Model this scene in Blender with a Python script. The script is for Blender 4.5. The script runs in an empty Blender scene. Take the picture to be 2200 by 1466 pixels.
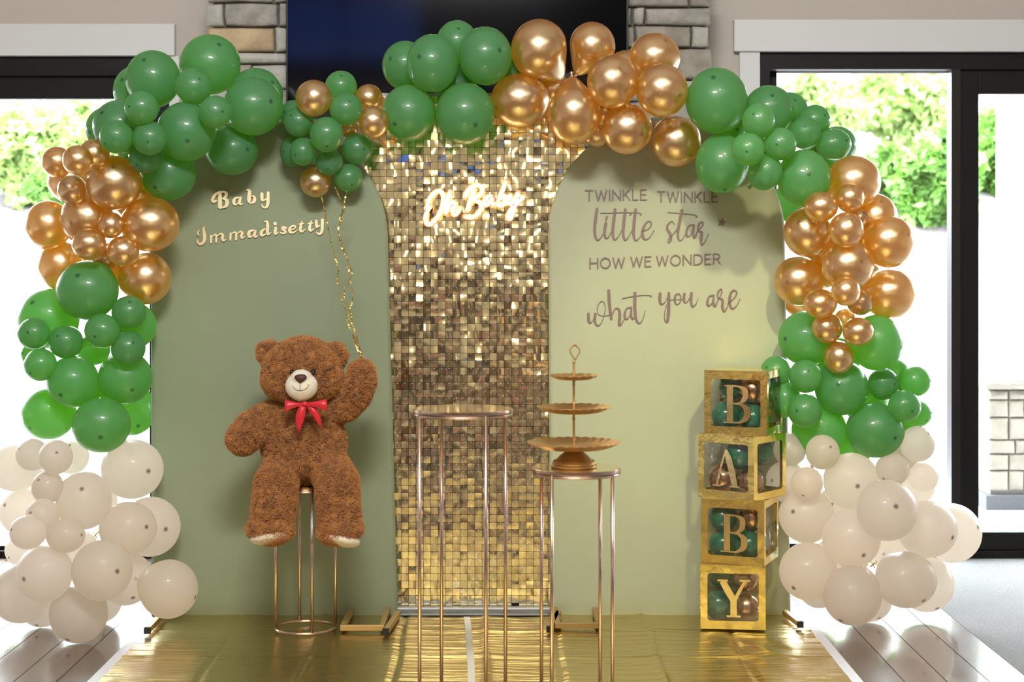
import bpy, math, random
import numpy as np
from mathutils import Vector, Matrix, Quaternion
from mathutils import noise as mnoise
R = random.Random(7)
pi = math.pi
scn = bpy.context.scene
COL = scn.collection
CAMZ, F = 1.485, 3600.0

# ------------------------------------------------------------ camera, world, sun, lamps, exposure
cd = bpy.data.cameras.new('camera'); cam = bpy.data.objects.new('camera', cd); COL.objects.link(cam)
cam.location = (0, 0, CAMZ); cam.rotation_euler = (pi/2, 0, 0)
cd.sensor_width = 36; cd.lens = F/2200*36; cd.shift_y = -(733-563)/2200
cd.clip_end = 200
cd.dof.use_dof = True; cd.dof.focus_distance = 6.75; cd.dof.aperture_fstop = 3.2
scn.camera = cam
scn.view_settings.view_transform = 'Standard'; scn.view_settings.look = 'None'
scn.view_settings.gamma = 1; scn.view_settings.use_curve_mapping = False
scn.view_settings.exposure = 0.0
w = bpy.data.worlds.new('sky'); scn.world = w; w.use_nodes = True
bg = w.node_tree.nodes['Background']; bg.inputs[0].default_value = (0.86, 0.93, 1.0, 1); bg.inputs[1].default_value = 28.0
cy = scn.cycles
cy.max_bounces = 12; cy.diffuse_bounces = 5; cy.glossy_bounces = 4; cy.transmission_bounces = 8; cy.transparent_max_bounces = 12
cy.sample_clamp_indirect = 6; cy.caustics_refractive = False; cy.use_denoising = True
def light(name, kind, loc, energy, color, size=None, size_y=None, target=None, portal=False):
    l = bpy.data.lights.new(name, kind); l.energy = energy; l.color = color
    if kind == 'AREA':
        l.shape = 'RECTANGLE'; l.size = size; l.size_y = size_y or size
        if portal: l.cycles.is_portal = True
    if kind in ('POINT', 'SPOT'): l.shadow_soft_size = size
    o = bpy.data.objects.new(name, l); COL.objects.link(o); o.location = loc
    if target is not None: o.rotation_euler = (Vector(target)-Vector(loc)).to_track_quat('-Z', 'Y').to_euler()
    return o
sun = light('sun', 'SUN', (0, -10, 30), 20.0, (1, .96, .9), target=(2.0, 4, 0)); sun.data.angle = .02
light('ceiling_panel_lamp', 'AREA', (-.3, 2.5, 4.05), 185, (1, .99, .97), 1.2, .34, target=(-.3, 6.9, 1.2))
light('added_fill_light', 'AREA', (0, .6, 4.85), 270, (1, .97, .94), 8, 4, target=(0, .9, 0))  # broad fill light added to brighten the whole room
for i, x in enumerate((-2.9, 0.0, 2.9)):
    light('pendant_lamp', 'POINT', (x, -.6, 2.1), 22 if i != 1 else 34, (1, .80, .52), .09)
sp = light('added_spot_light', 'SPOT', (1.3, 2.6, 4.7), 850, (1, .90, .52), .12, target=(.80, 7.0, 1.02)); sp.data.spot_size = math.radians(19); sp.data.spot_blend = 1  # spot added to give the pale arch its warm, brighter centre
light('window_portal', 'AREA', (-2.9, 8.62, 1.3), 1, (1, 1, 1), 2.7, 2.2, target=(-3.3, 0, 1.3), portal=True)
light('window_portal', 'AREA', (3.3, 8.55, 1.3), 1, (1, 1, 1), 4.0, 2.4, target=(3.3, 0, 1.3), portal=True)

# ------------------------------------------------------------ helpers
def P(px, py, Y): return Vector(((px-1100)*Y/F, Y, CAMZ-(py-563)*Y/F))
def wx(px, Y): return (px-1100)*Y/F
def wz(py, Y): return CAMZ-(py-563)*Y/F

class MB:
    def __init__(s): s.v = []; s.f = []
    def add(s, v, f):
        n = len(s.v); s.v += [tuple(a) for a in v]; s.f += [tuple(i+n for i in q) for q in f]; return s
    def box(s, x0, x1, y0, y1, z0, z1, M=None):
        v = [Vector(p) for p in ((x0,y0,z0),(x1,y0,z0),(x1,y1,z0),(x0,y1,z0),(x0,y0,z1),(x1,y0,z1),(x1,y1,z1),(x0,y1,z1))]
        if M: v = [M @ p for p in v]
        return s.add(v, [(0,3,2,1),(4,5,6,7),(0,1,5,4),(1,2,6,5),(2,3,7,6),(3,0,4,7)])
    def tube(s, pts, r, n=10, closed=False, caps=True):
        pts = [Vector(p) for p in pts]; m = len(pts); base = []
        rr = r if isinstance(r, (list, tuple)) else [r]*m
        up = None; v = []; f = []
        for i, p in enumerate(pts):
            if closed: t = pts[(i+1) % m]-pts[i-1]
            else: t = pts[min(i+1, m-1)]-pts[max(i-1, 0)]
            t.normalize()
            if up is None:
                up = t.orthogonal().normalized()
            else:
                up = (up-t*up.dot(t)).normalized()
            b = t.cross(up)
            for k in range(n):
                a = 2*pi*k/n; v.append(p+(up*math.cos(a)+b*math.sin(a))*rr[i])
        for i in range(m if closed else m-1):
            for k in range(n):
                a = i*n+k; b_ = i*n+(k+1) % n; j = (i+1) % m
                f.append((a, b_, j*n+(k+1) % n, j*n+k))
        if caps and not closed:
            f.append(tuple(range(n-1, -1, -1))); f.append(tuple((m-1)*n+k for k in range(n)))
        return s.add(v, f)
    def lathe(s, prof, seg=32, M=None, mod=None):
        v = []; f = []
        for (r, z) in prof:
            for k in range(seg):
                a = 2*pi*k/seg; q = r if mod is None else mod(r, a)
                p = Vector((q*math.cos(a), q*math.sin(a), z)); v.append(M @ p if M else p)
        for i in range(len(prof)-1):
            for k in range(seg):
                f.append((i*seg+k, i*seg+(k+1) % seg, (i+1)*seg+(k+1) % seg, (i+1)*seg+k))
        f.append(tuple(range(seg-1, -1, -1))); f.append(tuple((len(prof)-1)*seg+k for k in range(seg)))
        return s.add(v, f)
    def ell(s, c, r, seg=24, rings=14, M=None):
        prof = [(math.sin(pi*i/rings), -math.cos(pi*i/rings)) for i in range(1, rings)]
        v = []; f = []
        T = M if M else Matrix.Identity(3)
        v.append(Vector(c)+T @ Vector((0, 0, -r[2])))
        for (q, z) in prof:
            for k in range(seg):
                a = 2*pi*k/seg; v.append(Vector(c)+T @ Vector((q*math.cos(a)*r[0], q*math.sin(a)*r[1], z*r[2])))
        v.append(Vector(c)+T @ Vector((0, 0, r[2]))); m = len(prof); L = len(v)-1
        for k in range(seg): f.append((0, 1+(k+1) % seg, 1+k)); f.append((L, 1+(m-1)*seg+k, 1+(m-1)*seg+(k+1) % seg))
        for i in range(m-1):
            for k in range(seg): f.append((1+i*seg+k, 1+i*seg+(k+1) % seg, 1+(i+1)*seg+(k+1) % seg, 1+(i+1)*seg+k))
        return s.add(v, f)
    def build(s, name, mat, parent=None, smooth=False, bevel=0, angle=None, loc=None):
        me = bpy.data.meshes.new(name)
        v = s.v
        if loc is not None: v = [(a-loc[0], b-loc[1], c-loc[2]) for a, b, c in v]
        me.from_pydata(v, [], s.f); me.validate(); me.update()
        if mat: me.materials.append(mat)
        if smooth: me.shade_smooth()
        if angle: me.shade_smooth(); me.set_sharp_from_angle(angle=angle)
        o = bpy.data.objects.new(name, me); COL.objects.link(o)
        if loc is not None: o.location = loc
        if parent:
            o.parent = parent
            if loc is None: o.matrix_parent_inverse = parent_inv(parent)
        if bevel:
            m = o.modifiers.new('bevel', 'BEVEL'); m.width = bevel; m.segments = 2; m.limit_method = 'ANGLE'
        return o
def parent_inv(p):
    M = Matrix.LocRotScale(p.location, p.rotation_euler, p.scale)
    if p.parent: M = parent_world(p)
    return M.inverted()
def parent_world(p):
    M = p.matrix_parent_inverse @ Matrix.LocRotScale(p.location, p.rotation_euler, p.scale)
    q = p.parent
    return (parent_world(q) @ M) if q else M
def tag(o, label=None, cat=None, group=None, kind=None):
    if label: o['label'] = label
    if cat: o['category'] = cat
    if group: o['group'] = group
    if kind: o['kind'] = kind
    return o
def empty(name, loc, label=None, cat=None, group=None, kind=None, rz=0):
    o = bpy.data.objects.new(name, None); COL.objects.link(o); o.location = loc; o.rotation_euler = (0, 0, rz)
    o.empty_display_size = .05
    return tag(o, label, cat, group, kind)
def struct(o): o['kind'] = 'structure'; return o

# ------------------------------------------------------------ materials
def mat(name, col, rough=.5, metal=0, var=0, vscale=8, bump=0, bscale=60, coat=0, spec=.5, trans=0, tcol=None, emit=None, estr=0, stretch=None, sheen=0, bdist=.01):
    m = bpy.data.materials.new(name); m.use_nodes = True; nt = m.node_tree; n = nt.nodes; L = nt.links
    b = n['Principled BSDF']; b.inputs['Base Color'].default_value = (*col, 1); b.inputs['Roughness'].default_value = rough
    b.inputs['Metallic'].default_value = metal; b.inputs['Coat Weight'].default_value = coat; b.inputs['Specular IOR Level'].default_value = spec
    b.inputs['Coat Roughness'].default_value = .06
    b.inputs['Sheen Weight'].default_value = sheen
    tc = n.new('ShaderNodeTexCoord'); mp = n.new('ShaderNodeMapping'); L.new(tc.outputs['Object'], mp.inputs[0])
    if stretch: mp.inputs['Scale'].default_value = stretch
    if var:
        t = n.new('ShaderNodeTexNoise'); t.inputs['Scale'].default_value = vscale; t.inputs['Detail'].default_value = 5; L.new(mp.outputs[0], t.inputs[0])
        r = n.new('ShaderNodeValToRGB'); r.color_ramp.elements[0].position = .3; r.color_ramp.elements[1].position = .7
        r.color_ramp.elements[0].color = (*[c*(1-var) for c in col], 1); r.color_ramp.elements[1].color = (*[min(1, c*(1+var)) for c in col], 1)
        L.new(t.outputs[0], r.inputs[0]); L.new(r.outputs[0], b.inputs['Base Color'])
    if bump:
        t = n.new('ShaderNodeTexNoise'); t.inputs['Scale'].default_value = bscale; t.inputs['Detail'].default_value = 4; L.new(mp.outputs[0], t.inputs[0])
        u = n.new('ShaderNodeBump'); u.inputs['Strength'].default_value = bump; u.inputs['Distance'].default_value = bdist; L.new(t.outputs[0], u.inputs['Height'])
        L.new(u.outputs[0], b.inputs['Normal'])
    if emit: b.inputs['Emission Color'].default_value = (*emit, 1); b.inputs['Emission Strength'].default_value = estr
    if trans:
        tr = n.new('ShaderNodeBsdfTranslucent'); tr.inputs[0].default_value = (*tcol, 1); mx = n.new('ShaderNodeMixShader'); mx.inputs[0].default_value = trans
        L.new(b.outputs[0], mx.inputs[1]); L.new(tr.outputs[0], mx.inputs[2]); L.new(mx.outputs[0], n['Material Output'].inputs[0])
    return m
def balloon_mat(name, col, tcol, trans, rough, metal, tip, spotc, coat=0):
    m = mat(name, col, rough, metal, trans=trans, tcol=tcol, coat=coat)
    n = m.node_tree.nodes; L = m.node_tree.links
    uv = n.new('ShaderNodeUVMap'); sp = n.new('ShaderNodeSeparateXYZ'); L.new(uv.outputs[0], sp.inputs[0])
    r = n.new('ShaderNodeMapRange'); r.inputs[1].default_value = .958; r.inputs[2].default_value = .995; r.inputs[3].default_value = 0; r.inputs[4].default_value = tip
    r.interpolation_type = 'SMOOTHSTEP'; L.new(sp.outputs[1], r.inputs[0])
    mx = n.new('ShaderNodeMix'); mx.data_type = 'RGBA'; mx.inputs[6].default_value = (*col, 1); mx.inputs[7].default_value = (*spotc, 1)
    L.new(r.outputs[0], mx.inputs[0]); L.new(mx.outputs[2], n['Principled BSDF'].inputs['Base Color'])
    mt = n.new('ShaderNodeMix'); mt.data_type = 'RGBA'; mt.inputs[6].default_value = (*tcol, 1); mt.inputs[7].default_value = (*[c*.35 for c in spotc], 1)
    L.new(r.outputs[0], mt.inputs[0]); L.new(mt.outputs[2], n['Translucent BSDF'].inputs[0])
    return m
M = {}
M['green'] = balloon_mat('green_latex', (.066, .19, .11), (.48, .92, .14), .43, .42, 0, .8, (.01, .06, .045), coat=.55)
M['white'] = balloon_mat('cream_latex', (.52, .50, .48), (1.0, .92, .82), .70, .42, 0, .9, (.20, .14, .12), coat=.3)
M['gold'] = balloon_mat('chrome_gold_latex', (.83, .72, .49), (1.0, .60, .11), .42, .27, 1, .5, (.30, .17, .07))
M['rose'] = balloon_mat('bronze_latex', (.55, .34, .22), (.8, .45, .2), .15, .25, 1, .5, (.2, .1, .05))
M['teal'] = balloon_mat('dark_green_latex', (.02, .13, .075), (.1, .4, .15), .15, .16, 0, .6, (.01, .05, .03), coat=.3)
M['wall'] = mat('wall_paint', (.52, .47, .42), .85, bump=.05, bscale=250)
M['ceil'] = mat('ceiling_paint', (.68, .66, .62), .9)
M['trim'] = mat('white_trim_paint', (.66, .67, .67), .45)
M['black'] = mat('black_door_frame', (.007, .0065, .0068), .5, spec=.25)
M['track'] = mat('dark_bronze_track', (.016, .014, .015), .4, .2)
M['tv'] = mat('television_glass', (.003, .003, .004), .07, spec=.5)
M['tvframe'] = mat('television_bezel', (.01, .01, .01), .4)
M['mortar'] = mat('grey_mortar', (.16, .15, .14), .95, bump=.4, bscale=90)
STONE = [mat('stone_grey', (.33, .31, .28), .9, var=.25, vscale=14, bump=.7, bscale=45),
         mat('stone_taupe', (.30, .265, .225), .9, var=.28, vscale=11, bump=.7, bscale=40),
         mat('stone_tan', (.47, .35, .22), .9, var=.25, vscale=9, bump=.6, bscale=40),
         mat('stone_pale', (.42, .41, .37), .9, var=.2, vscale=12, bump=.7, bscale=50)]
PLANK = [mat('floor_plank_%s' % n_, c, .24, var=.3, vscale=6, stretch=(9, .8, 1), bump=.05, bscale=30, coat=.35) for n_, c in
         (('brown', (.115, .074, .056)), ('dark', (.082, .055, .044)), ('warm', (.145, .096, .072)))]
M['subfloor'] = mat('subfloor', (.05, .04, .035), .9)
M['carpet'] = mat('grey_carpet', (.15, .142, .135), .95, var=.35, vscale=160, bump=.6, bscale=300)
M['sage'] = mat('sage_fabric', (.218, .258, .158), .72, var=.05, vscale=2.5, bump=.12, bscale=900, sheen=.15)
M['pale'] = mat('pale_sage_fabric', (.335, .355, .235), .62, var=.05, vscale=2.0, bump=.12, bscale=900, sheen=.15)
M['goldmat'] = None
M['whitesheet'] = mat('white_sheet_edge', (.72, .72, .74), .5)
M['tape'] = mat('white_tape', (.70, .67, .60), .6)
M['foot'] = mat('gold_brown_tube', (.42, .27, .10), .45, .4)
M['rubber'] = mat('black_rubber', (.008, .008, .008), .6)
M['reflstrip'] = mat('mat_reflection_strip', (.10, .11, .12), .35, .3)
M['barlight'] = mat('grey_bar_ledge', (.42, .42, .42), .4, .2)
M['foil'] = mat('gold_foil_card', (1.0, .80, .27), .18, 1, bump=.35, bscale=9, bdist=.02)
M['foilletter'] = mat('gold_mirror_letter', (1, .82, .42), .16, 1, bump=.15, bscale=12, bdist=.01)
M['card'] = mat('card_inside', (.60, .50, .25), .6)
M['rosegold'] = mat('rose_gold_metal', (.66, .48, .41), .22, 1)
M['mirrorgold'] = mat('polished_gold_tray', (.90, .70, .42), .07, 1)
M['mattegold'] = mat('painted_gold_metal', (.55, .34, .13), .42, .75)
M['letter'] = mat('mirror_gold_vinyl', (1, .86, .55), .34, 1)
M['mauve'] = mat('mauve_brown_vinyl', (.155, .098, .085), .5, spec=.6)
M['neon'] = mat('neon_tube', (1, .9, .8), .4, emit=(1, .70, .45), estr=9)
M['acrylic'] = mat('warm_neon_backing', (.95, .5, .3), .3, trans=.5, tcol=(1, .5, .3))
M['ribbon'] = mat('gold_curling_ribbon', (.85, .66, .24), .22, 1)
M['red'] = mat('red_satin', (.55, .008, .02), .38, sheen=.2, bump=.1, bscale=30)
M['furbase'] = mat('brown_plush_skin', (.20, .075, .015), .95)
M['muzzle'] = mat('cream_plush', (.78, .70, .56), .9, bump=.5, bscale=400, var=.06, vscale=60, sheen=.3)
M['nose'] = mat('brown_nose_fabric', (.06, .018, .012), .6, bump=.1, bscale=300)
M['eye'] = mat('black_glass_eye', (.004, .004, .004), .06, spec=.8)
M['thread'] = mat('dark_thread', (.05, .025, .02), .8)
M['leaf'] = mat('shrub_leaf', (.085, .19, .03), .6, var=.5, vscale=3, trans=.3, tcol=(.14, .32, .04))
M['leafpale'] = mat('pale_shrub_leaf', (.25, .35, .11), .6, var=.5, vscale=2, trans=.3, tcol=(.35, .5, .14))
M['bark'] = mat('bark', (.12, .08, .05), .9)
M['mulch'] = mat('mulch_bank', (.085, .068, .074), .95, var=.4, vscale=6, bump=.6, bscale=20)
M['concrete'] = mat('pale_concrete', (.62, .62, .64), .8, var=.08, vscale=3)
M['white_post'] = mat('white_post_paint', (.8, .8, .8), .5)
M['palestone'] = mat('cream_stone', (.20, .175, .14), .9, var=.2, vscale=9, bump=.5, bscale=40)
M['greycap'] = mat('grey_stone_cap', (.06, .06, .065), .9, bump=.4, bscale=40)
def film_mat():
    m = bpy.data.materials.new('clear_film'); m.use_nodes = True; n = m.node_tree.nodes; L = m.node_tree.links
    n.remove(n['Principled BSDF'])
    t = n.new('ShaderNodeBsdfTransparent'); t.inputs[0].default_value = (.93, .93, .92, 1)
    g = n.new('ShaderNodeBsdfGlossy'); g.inputs['Roughness'].default_value = .06
    no = n.new('ShaderNodeTexNoise'); no.inputs['Scale'].default_value = 9; b = n.new('ShaderNodeBump'); b.inputs['Strength'].default_value = .5; b.inputs['Distance'].default_value = .02
    tc = n.new('ShaderNodeTexCoord'); L.new(tc.outputs['Object'], no.inputs[0]); L.new(no.outputs[0], b.inputs['Height']); L.new(b.outputs[0], g.inputs['Normal'])
    x = n.new('ShaderNodeMixShader'); x.inputs[0].default_value = .10
    L.new(t.outputs[0], x.inputs[1]); L.new(g.outputs[0], x.inputs[2]); L.new(x.outputs[0], n['Material Output'].inputs[0]); return m
M['film'] = film_mat()
def glass_mat():
    m = bpy.data.materials.new('window_glass'); m.use_nodes = True; n = m.node_tree.nodes; L = m.node_tree.links
    n.remove(n['Principled BSDF'])
    t = n.new('ShaderNodeBsdfTransparent'); t.inputs[0].default_value = (.95, .97, .96, 1)
    g = n.new('ShaderNodeBsdfGlossy'); g.inputs['Roughness'].default_value = .0
    x = n.new('ShaderNodeMixShader'); x.inputs[0].default_value = .06
    L.new(t.outputs[0], x.inputs[1]); L.new(g.outputs[0], x.inputs[2]); L.new(x.outputs[0], n['Material Output'].inputs[0]); return m
M['glass'] = glass_mat()
M['tint'] = M['glass'].copy(); M['tint'].name = 'tinted_window_glass'  # blue tint added to dim the sky mirrored in the television
for n_ in M['tint'].node_tree.nodes:
    if n_.type == 'BSDF_TRANSPARENT': n_.inputs[0].default_value = (.07, .11, .22, 1)
def goldmat_mat():
    m = mat('gold_foil_mat', (.70, .56, .24), .27, 1); n = m.node_tree.nodes; L = m.node_tree.links
    tc = n.new('ShaderNodeTexCoord'); mp = n.new('ShaderNodeMapping'); mp.inputs['Scale'].default_value = (1.4, 14, 1)
    L.new(tc.outputs['Object'], mp.inputs[0]); t = n.new('ShaderNodeTexNoise'); t.inputs['Scale'].default_value = 2.2; t.inputs['Detail'].default_value = 3
    L.new(mp.outputs[0], t.inputs[0]); u = n.new('ShaderNodeBump'); u.inputs['Strength'].default_value = .35; u.inputs['Distance'].default_value = .02
    L.new(t.outputs[0], u.inputs['Height']); L.new(u.outputs[0], n['Principled BSDF'].inputs['Normal'])
    return m
M['goldmat'] = goldmat_mat()
M['tile'] = mat('mirror_gold_sequin', (.94, .84, .57), .12, 1)
M['tilepin'] = mat('clear_pin', (.8, .78, .7), .3)
M['backing'] = mat('shimmer_backing', (.05, .04, .03), .6)
M['dark'] = mat('dark_cloth', (.02, .025, .05), .8)
M['wallwarm'] = mat('warm_wall_paint', (.76, .69, .54), .9)
M['darkwall'] = mat('dark_reflected_wall', (.025, .018, .014), .6)
M['wood2'] = mat('brown_panelling', (.11, .08, .05), .6)

# ------------------------------------------------------------ room shell
YW = 8.4
def pane_box(mb, x0, x1, z0, z1, y0, y1): mb.box(x0, x1, y0, y1, z0, z1)
ZC = 5.2
LX0, LX1 = -4.6, wx(366, YW)           # left glazed opening
RX0, RX1 = wx(1632, YW), 5.2           # right glazed opening
ZL, ZR = wz(122, YW), wz(113, YW)
mb = MB()
mb.box(-6, LX0, YW, YW+.2, 0, ZC); mb.box(LX0, LX1, YW, YW+.2, ZL, ZC); mb.box(LX1, RX0, YW, YW+.2, 0, ZC)
mb.box(RX0, RX1, YW, YW+.2, ZR, ZC); mb.box(RX1, 6, YW, YW+.2, 0, ZC)
struct(mb.build('wall_back', M['wall']))
struct(MB().box(-6.15, -6, -5, YW+.2, 0, ZC).build('wall_left', M['wall']))
struct(MB().box(6, 6.15, -5, YW+.2, 0, ZC).build('wall_right', M['wall']))
struct(MB().box(-6.15, 6.15, -5.15, -5, 0, 3.7).build('wall_front', M['wallwarm']))
mb = MB(); mb.box(-6.15, 6.15, -5.15, -5, 3.7, 3.95); mb.box(-6.15, 6.15, -5.15, -5, 4.85, ZC); mb.box(-6.15, -3.1, -5.15, -5, 3.95, 4.85); mb.box(-1.1, 6.15, -5.15, -5, 3.95, 4.85)
struct(mb.build('wall_front_upper', M['darkwall']))  # unseen upper wall coloured dark to keep the television's reflection black
wn = struct(empty('reflection_window', (-2.1, -5.05, 3.95))); mb = MB()  # high window added behind the camera for the television's blue reflection
mb.box(-3.1, -1.1, -5.12, -5.04, 3.95, 4.0); mb.box(-3.1, -1.1, -5.12, -5.04, 4.8, 4.85); mb.box(-3.1, -3.05, -5.12, -5.04, 4.0, 4.8); mb.box(-1.15, -1.1, -5.12, -5.04, 4.0, 4.8); mb.box(-2.12, -2.08, -5.12, -5.04, 4.0, 4.8); mb.build('window_frame', M['black'], wn)
MB().box(-3.05, -1.15, -5.09, -5.08, 4.0, 4.8).build('glass_pane', M['tint'], wn)
struct(MB().box(-6, 6, -5, -4.97, 0, 1.1).build('trim_6', M['wood2']))
cl = struct(MB().box(-6.3, 6.3, -5.3, YW+.6, ZC, ZC+.2).build('ceiling', M['ceil']))
for k, y in enumerate((-3.2, -.8, 1.9, 4.4)):
    MB().box(-6, 6, y-.09, y+.09, ZC-.22, ZC).build('beam', M['wood2'], cl)
fl = struct(MB().box(-6, 6, -5, YW+.2, -.12, -.021).build('floor', M['subfloor']))
pv = []
for j in range(3):
    L_ = 1.8
    b_ = MB().box(0, .1465, 0, L_-.0035, -.02, 0); o_ = b_.build('plank', None); pv.append(o_.data); bpy.data.objects.remove(o_)
    pv[-1].materials.append(PLANK[j])
x = -5.96; ci = 0
while x < 1.80:
    y = -5-R.random()*1.5
    while y < YW:
        me = pv[R.randrange(3)]
        y0 = max(y, -5); ln = min(y+1.8, YW)-y0
        if ln > .05:
            o = bpy.data.objects.new('plank', me); COL.objects.link(o); o.parent = fl
            o.location = (x, y0, 0); o.scale = (1, ln/1.8, 1)
        y += 1.8
    x += .15
xc = x
struct(MB().box(xc, 6, -5, YW, -.02, -.001).build('carpet', M['carpet']))
# white casings
TY = YW-.03
def trim(n_, x0, x1, z0, z1, y0=TY, y1=YW): return struct(MB().box(x0, x1, y0, y1, z0, z1).build('trim_%d' % n_, M['trim'], bevel=.003))
trim(1, LX0-.2, wx(375, TY-.015), wz(120, TY), wz(52, TY), TY-.02, YW)
trim(2, wx(1577, TY-.015), 5.6, wz(111, TY), wz(43, TY), TY-.02, YW)
trim(3, wx(1589, TY), wx(1633, TY), 0, wz(111, TY))
trim(4, RX1, RX1+.12, 0, wz(111, TY))
trim(5, LX1, LX1+.05, 0, wz(120, TY))
struct(MB().box(-6, LX0, YW-.015, YW, 0, .12).build('baseboard_left', M['trim']))
struct(MB().box(LX1+.1, RX0-.12, YW-.015, YW, 0, .12).build('baseboard_back', M['trim']))
# right sliding door
D = YW+.02
def rect_frame(mb, x0, x1, z0, z1, t, y0, y1, tb=None, tt=None):
    tb = t if tb is None else tb; tt = t if tt is None else tt
    mb.box(x0, x0+t, y0, y1, z0, z1); mb.box(x1-t, x1, y0, y1, z0, z1)
    mb.box(x0+t, x1-t, y0, y1, z0, z0+tb); mb.box(x0+t, x1-t, y0, y1, z1-tt, z1)
door = struct(empty('door_1', (RX0, YW, 0)))
fr = MB(); rect_frame(fr, RX0, RX1, 0, ZR, .05, YW-.005, YW+.19, tb=.035, tt=wz(113, YW)-wz(150, YW+.02)); fr.build('door_frame', M['black'], door)
def sash(x0, x1, z0, z1, stile, rail_b, rail_t, y0, y1, name='sash'):
    a = MB(); rect_frame(a, x0, x1, z0, z1, stile, y0, y1, rail_b, rail_t)
    o = a.build(name, M['black'], door, bevel=.003)
    ym = (y0+y1)/2
    MB().box(x0+stile, x1-stile, ym-.004, ym+.004, z0+rail_b, z1-rail_t).build('glass_pane', M['glass'], o)
    return o
xm0, xm1 = wx(2042, YW+.02), wx(2103, YW+.02)
ztop = wz(150, YW+.02)
sash(wx(1650, YW+.1), xm0+.06, .035, ztop, .045, .02, .004, YW+.10, YW+.15, 'fixed_panel')
sash(xm0+.045, xm0+2.2, .035, ztop, xm1-xm0-.045, wz(1142, YW+.05)-.035, ztop-wz(203, YW+.05), YW+.02, YW+.07, 'sliding_panel')
MB().box(xm0, xm0+.045, YW+.0, YW+.09, .035, ztop).build('meeting_stile', M['track'], door)
# left sliding door
dl = struct(empty('door_2', (LX1, YW, 0)))
fr = MB(); rect_frame(fr, LX0, LX1, 0, ZL, .05, YW-.005, YW+.19, tb=.035, tt=ZL-wz(162, YW)); fr.build('door_frame', M['black'], dl)
a = MB(); zt = wz(162, YW); rect_frame(a, wx(-420, YW), LX1-.05, .035, zt, .06, YW+.03, YW+.09, wz(1172, YW+.05)-.035, zt-wz(213, YW+.05)); o = a.build('sliding_panel', M['black'], dl)
MB().box(wx(-420, YW)+.06, LX1-.11, YW+.056, YW+.064, wz(1172, YW+.05), wz(213, YW+.05)).build('glass_pane', M['glass'], o)
a = MB(); rect_frame(a, LX0+.05, wx(-420, YW), .035, zt, .06, YW+.1, YW+.16, .1, .1); o = a.build('fixed_panel', M['black'], dl)
MB().box(LX0+.11, wx(-420, YW)-.06, YW+.126, YW+.134, .135, zt-.1).build('glass_pane', M['glass'], o)

# stone column behind the television
YC = 8.02
CX0, CX1 = wx(447, YC), wx(1526, YC)
chim = struct(MB().box(CX0+.02, CX1-.02, YC+.03, YW, 0, ZC).build('wall_stone', M['mortar']))
def stone_obj(name, x0, x1, z0, z1, yf, m, parent, depth=.055, rough=.006):
    g = .003; n = 6; q = 3
    mbb = MB(); v = []; f = []
    cx, cz = (x0+x1)/2, (z0+z1)/2; hw, hh = (x1-x0)/2-g, (z1-z0)/2-g
    jj = [R.uniform(-rough, rough) for _ in range(4)]
    rings = [(1, depth), (1, .012), (.0, 0)]
    # corner loop with slightly uneven outline
    loop = []
    for (sx, sz) in ((-1, -1), (0, -1), (1, -1), (1, 0), (1, 1), (0, 1), (-1, 1), (-1, 0)):
        loop.append((sx*hw+R.uniform(-rough, rough)*.6, sz*hh+R.uniform(-rough, rough)*.6))
    for (inset, dy) in ((0, depth), (0, .014), (.007, .003), (.02, -.002)):
        for (lx, lz) in loop:
            k = max(0, 1-inset/max(.02, min(hw, hh)))
            v.append((cx+lx*(1-inset/hw if hw > inset else .2), yf+dy+R.uniform(-.002, .002)*(dy < .01), cz+lz*(1-inset/hh if hh > inset else .2)))
    for r_ in range(3):
        for k in range(8): f.append((r_*8+k, r_*8+(k+1) % 8, (r_+1)*8+(k+1) % 8, (r_+1)*8+k))
    v.append((cx, yf-.004-R.random()*.004, cz)); c = len(v)-1
    for k in range(8): f.append((24+k, 24+(k+1) % 8, c))
    f.append(tuple(range(7, -1, -1)))
    mbb.add(v, f); o = mbb.build(name, m, parent, angle=.9)
    return o
def srow(y0, y1, xs, mats):
    for (a, b), k in zip(xs, mats):
        stone_obj('stone', wx(a, YC), wx(b, YC), wz(y1, YC), wz(y0, YC), YC-.02, STONE[k], chim)
srow(8, 57, [(443, 481), (483, 597), (599, 640)], [3, 0, 0])
srow(-30, 6, [(448, 588), (590, 640)], [0, 3])
srow(59, 111, [(445, 590), (592, 640)], [2, 3])
srow(113, 138, [(447, 640)], [3])
srow(140, 191, [(446, 541), (543, 640)], [1, 3])
srow(193, 240, [(444, 600), (602, 640)], [3, 0])
srow(-30, 15, [(1330, 1479), (1481, 1524)], [0, 1])
srow(17, 55, [(1330, 1357), (1359, 1384), (1386, 1526)], [0, 3, 0])
srow(57, 103, [(1330, 1362), (1364, 1483), (1485, 1523)], [1, 1, 3])
srow(105, 172, [(1330, 1440), (1442, 1529)], [0, 1])
for side in (0, 1):
    y = 242 if side == 0 else 174
    while y < 1180:
        h = R.choice([30, 46, 52, 60])
        a, b = (444+R.uniform(-2, 3), 640) if side == 0 else (1230, 1526+R.uniform(-3, 3))
        k = a+(b-a)*R.uniform(.25, .75)
        srow(y, y+h-2, [(a, k-1), (k+1, b)], [R.choice([0, 1, 3, 0, 2]), R.choice([0, 1, 3])]); y += h
# television
tvx0, tvx1, tz0, tz1 = wx(614, 7.9), wx(1350, 7.9), wz(228, 7.9), wz(228, 7.9)+.92
tv = empty('television', ((tvx0+tvx1)/2, 7.93, tz0), 'large black wall-mounted television on the stone chimney', 'television')
MB().box(tvx0, tvx1, 7.905, 7.96, tz0, tz1).build('casing', M['tvframe'], tv, bevel=.004)
MB().box(tvx0+.008, tvx1-.008, 7.899, 7.906, tz0+.012, tz1-.008).build('screen', M['tv'], tv)

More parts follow.
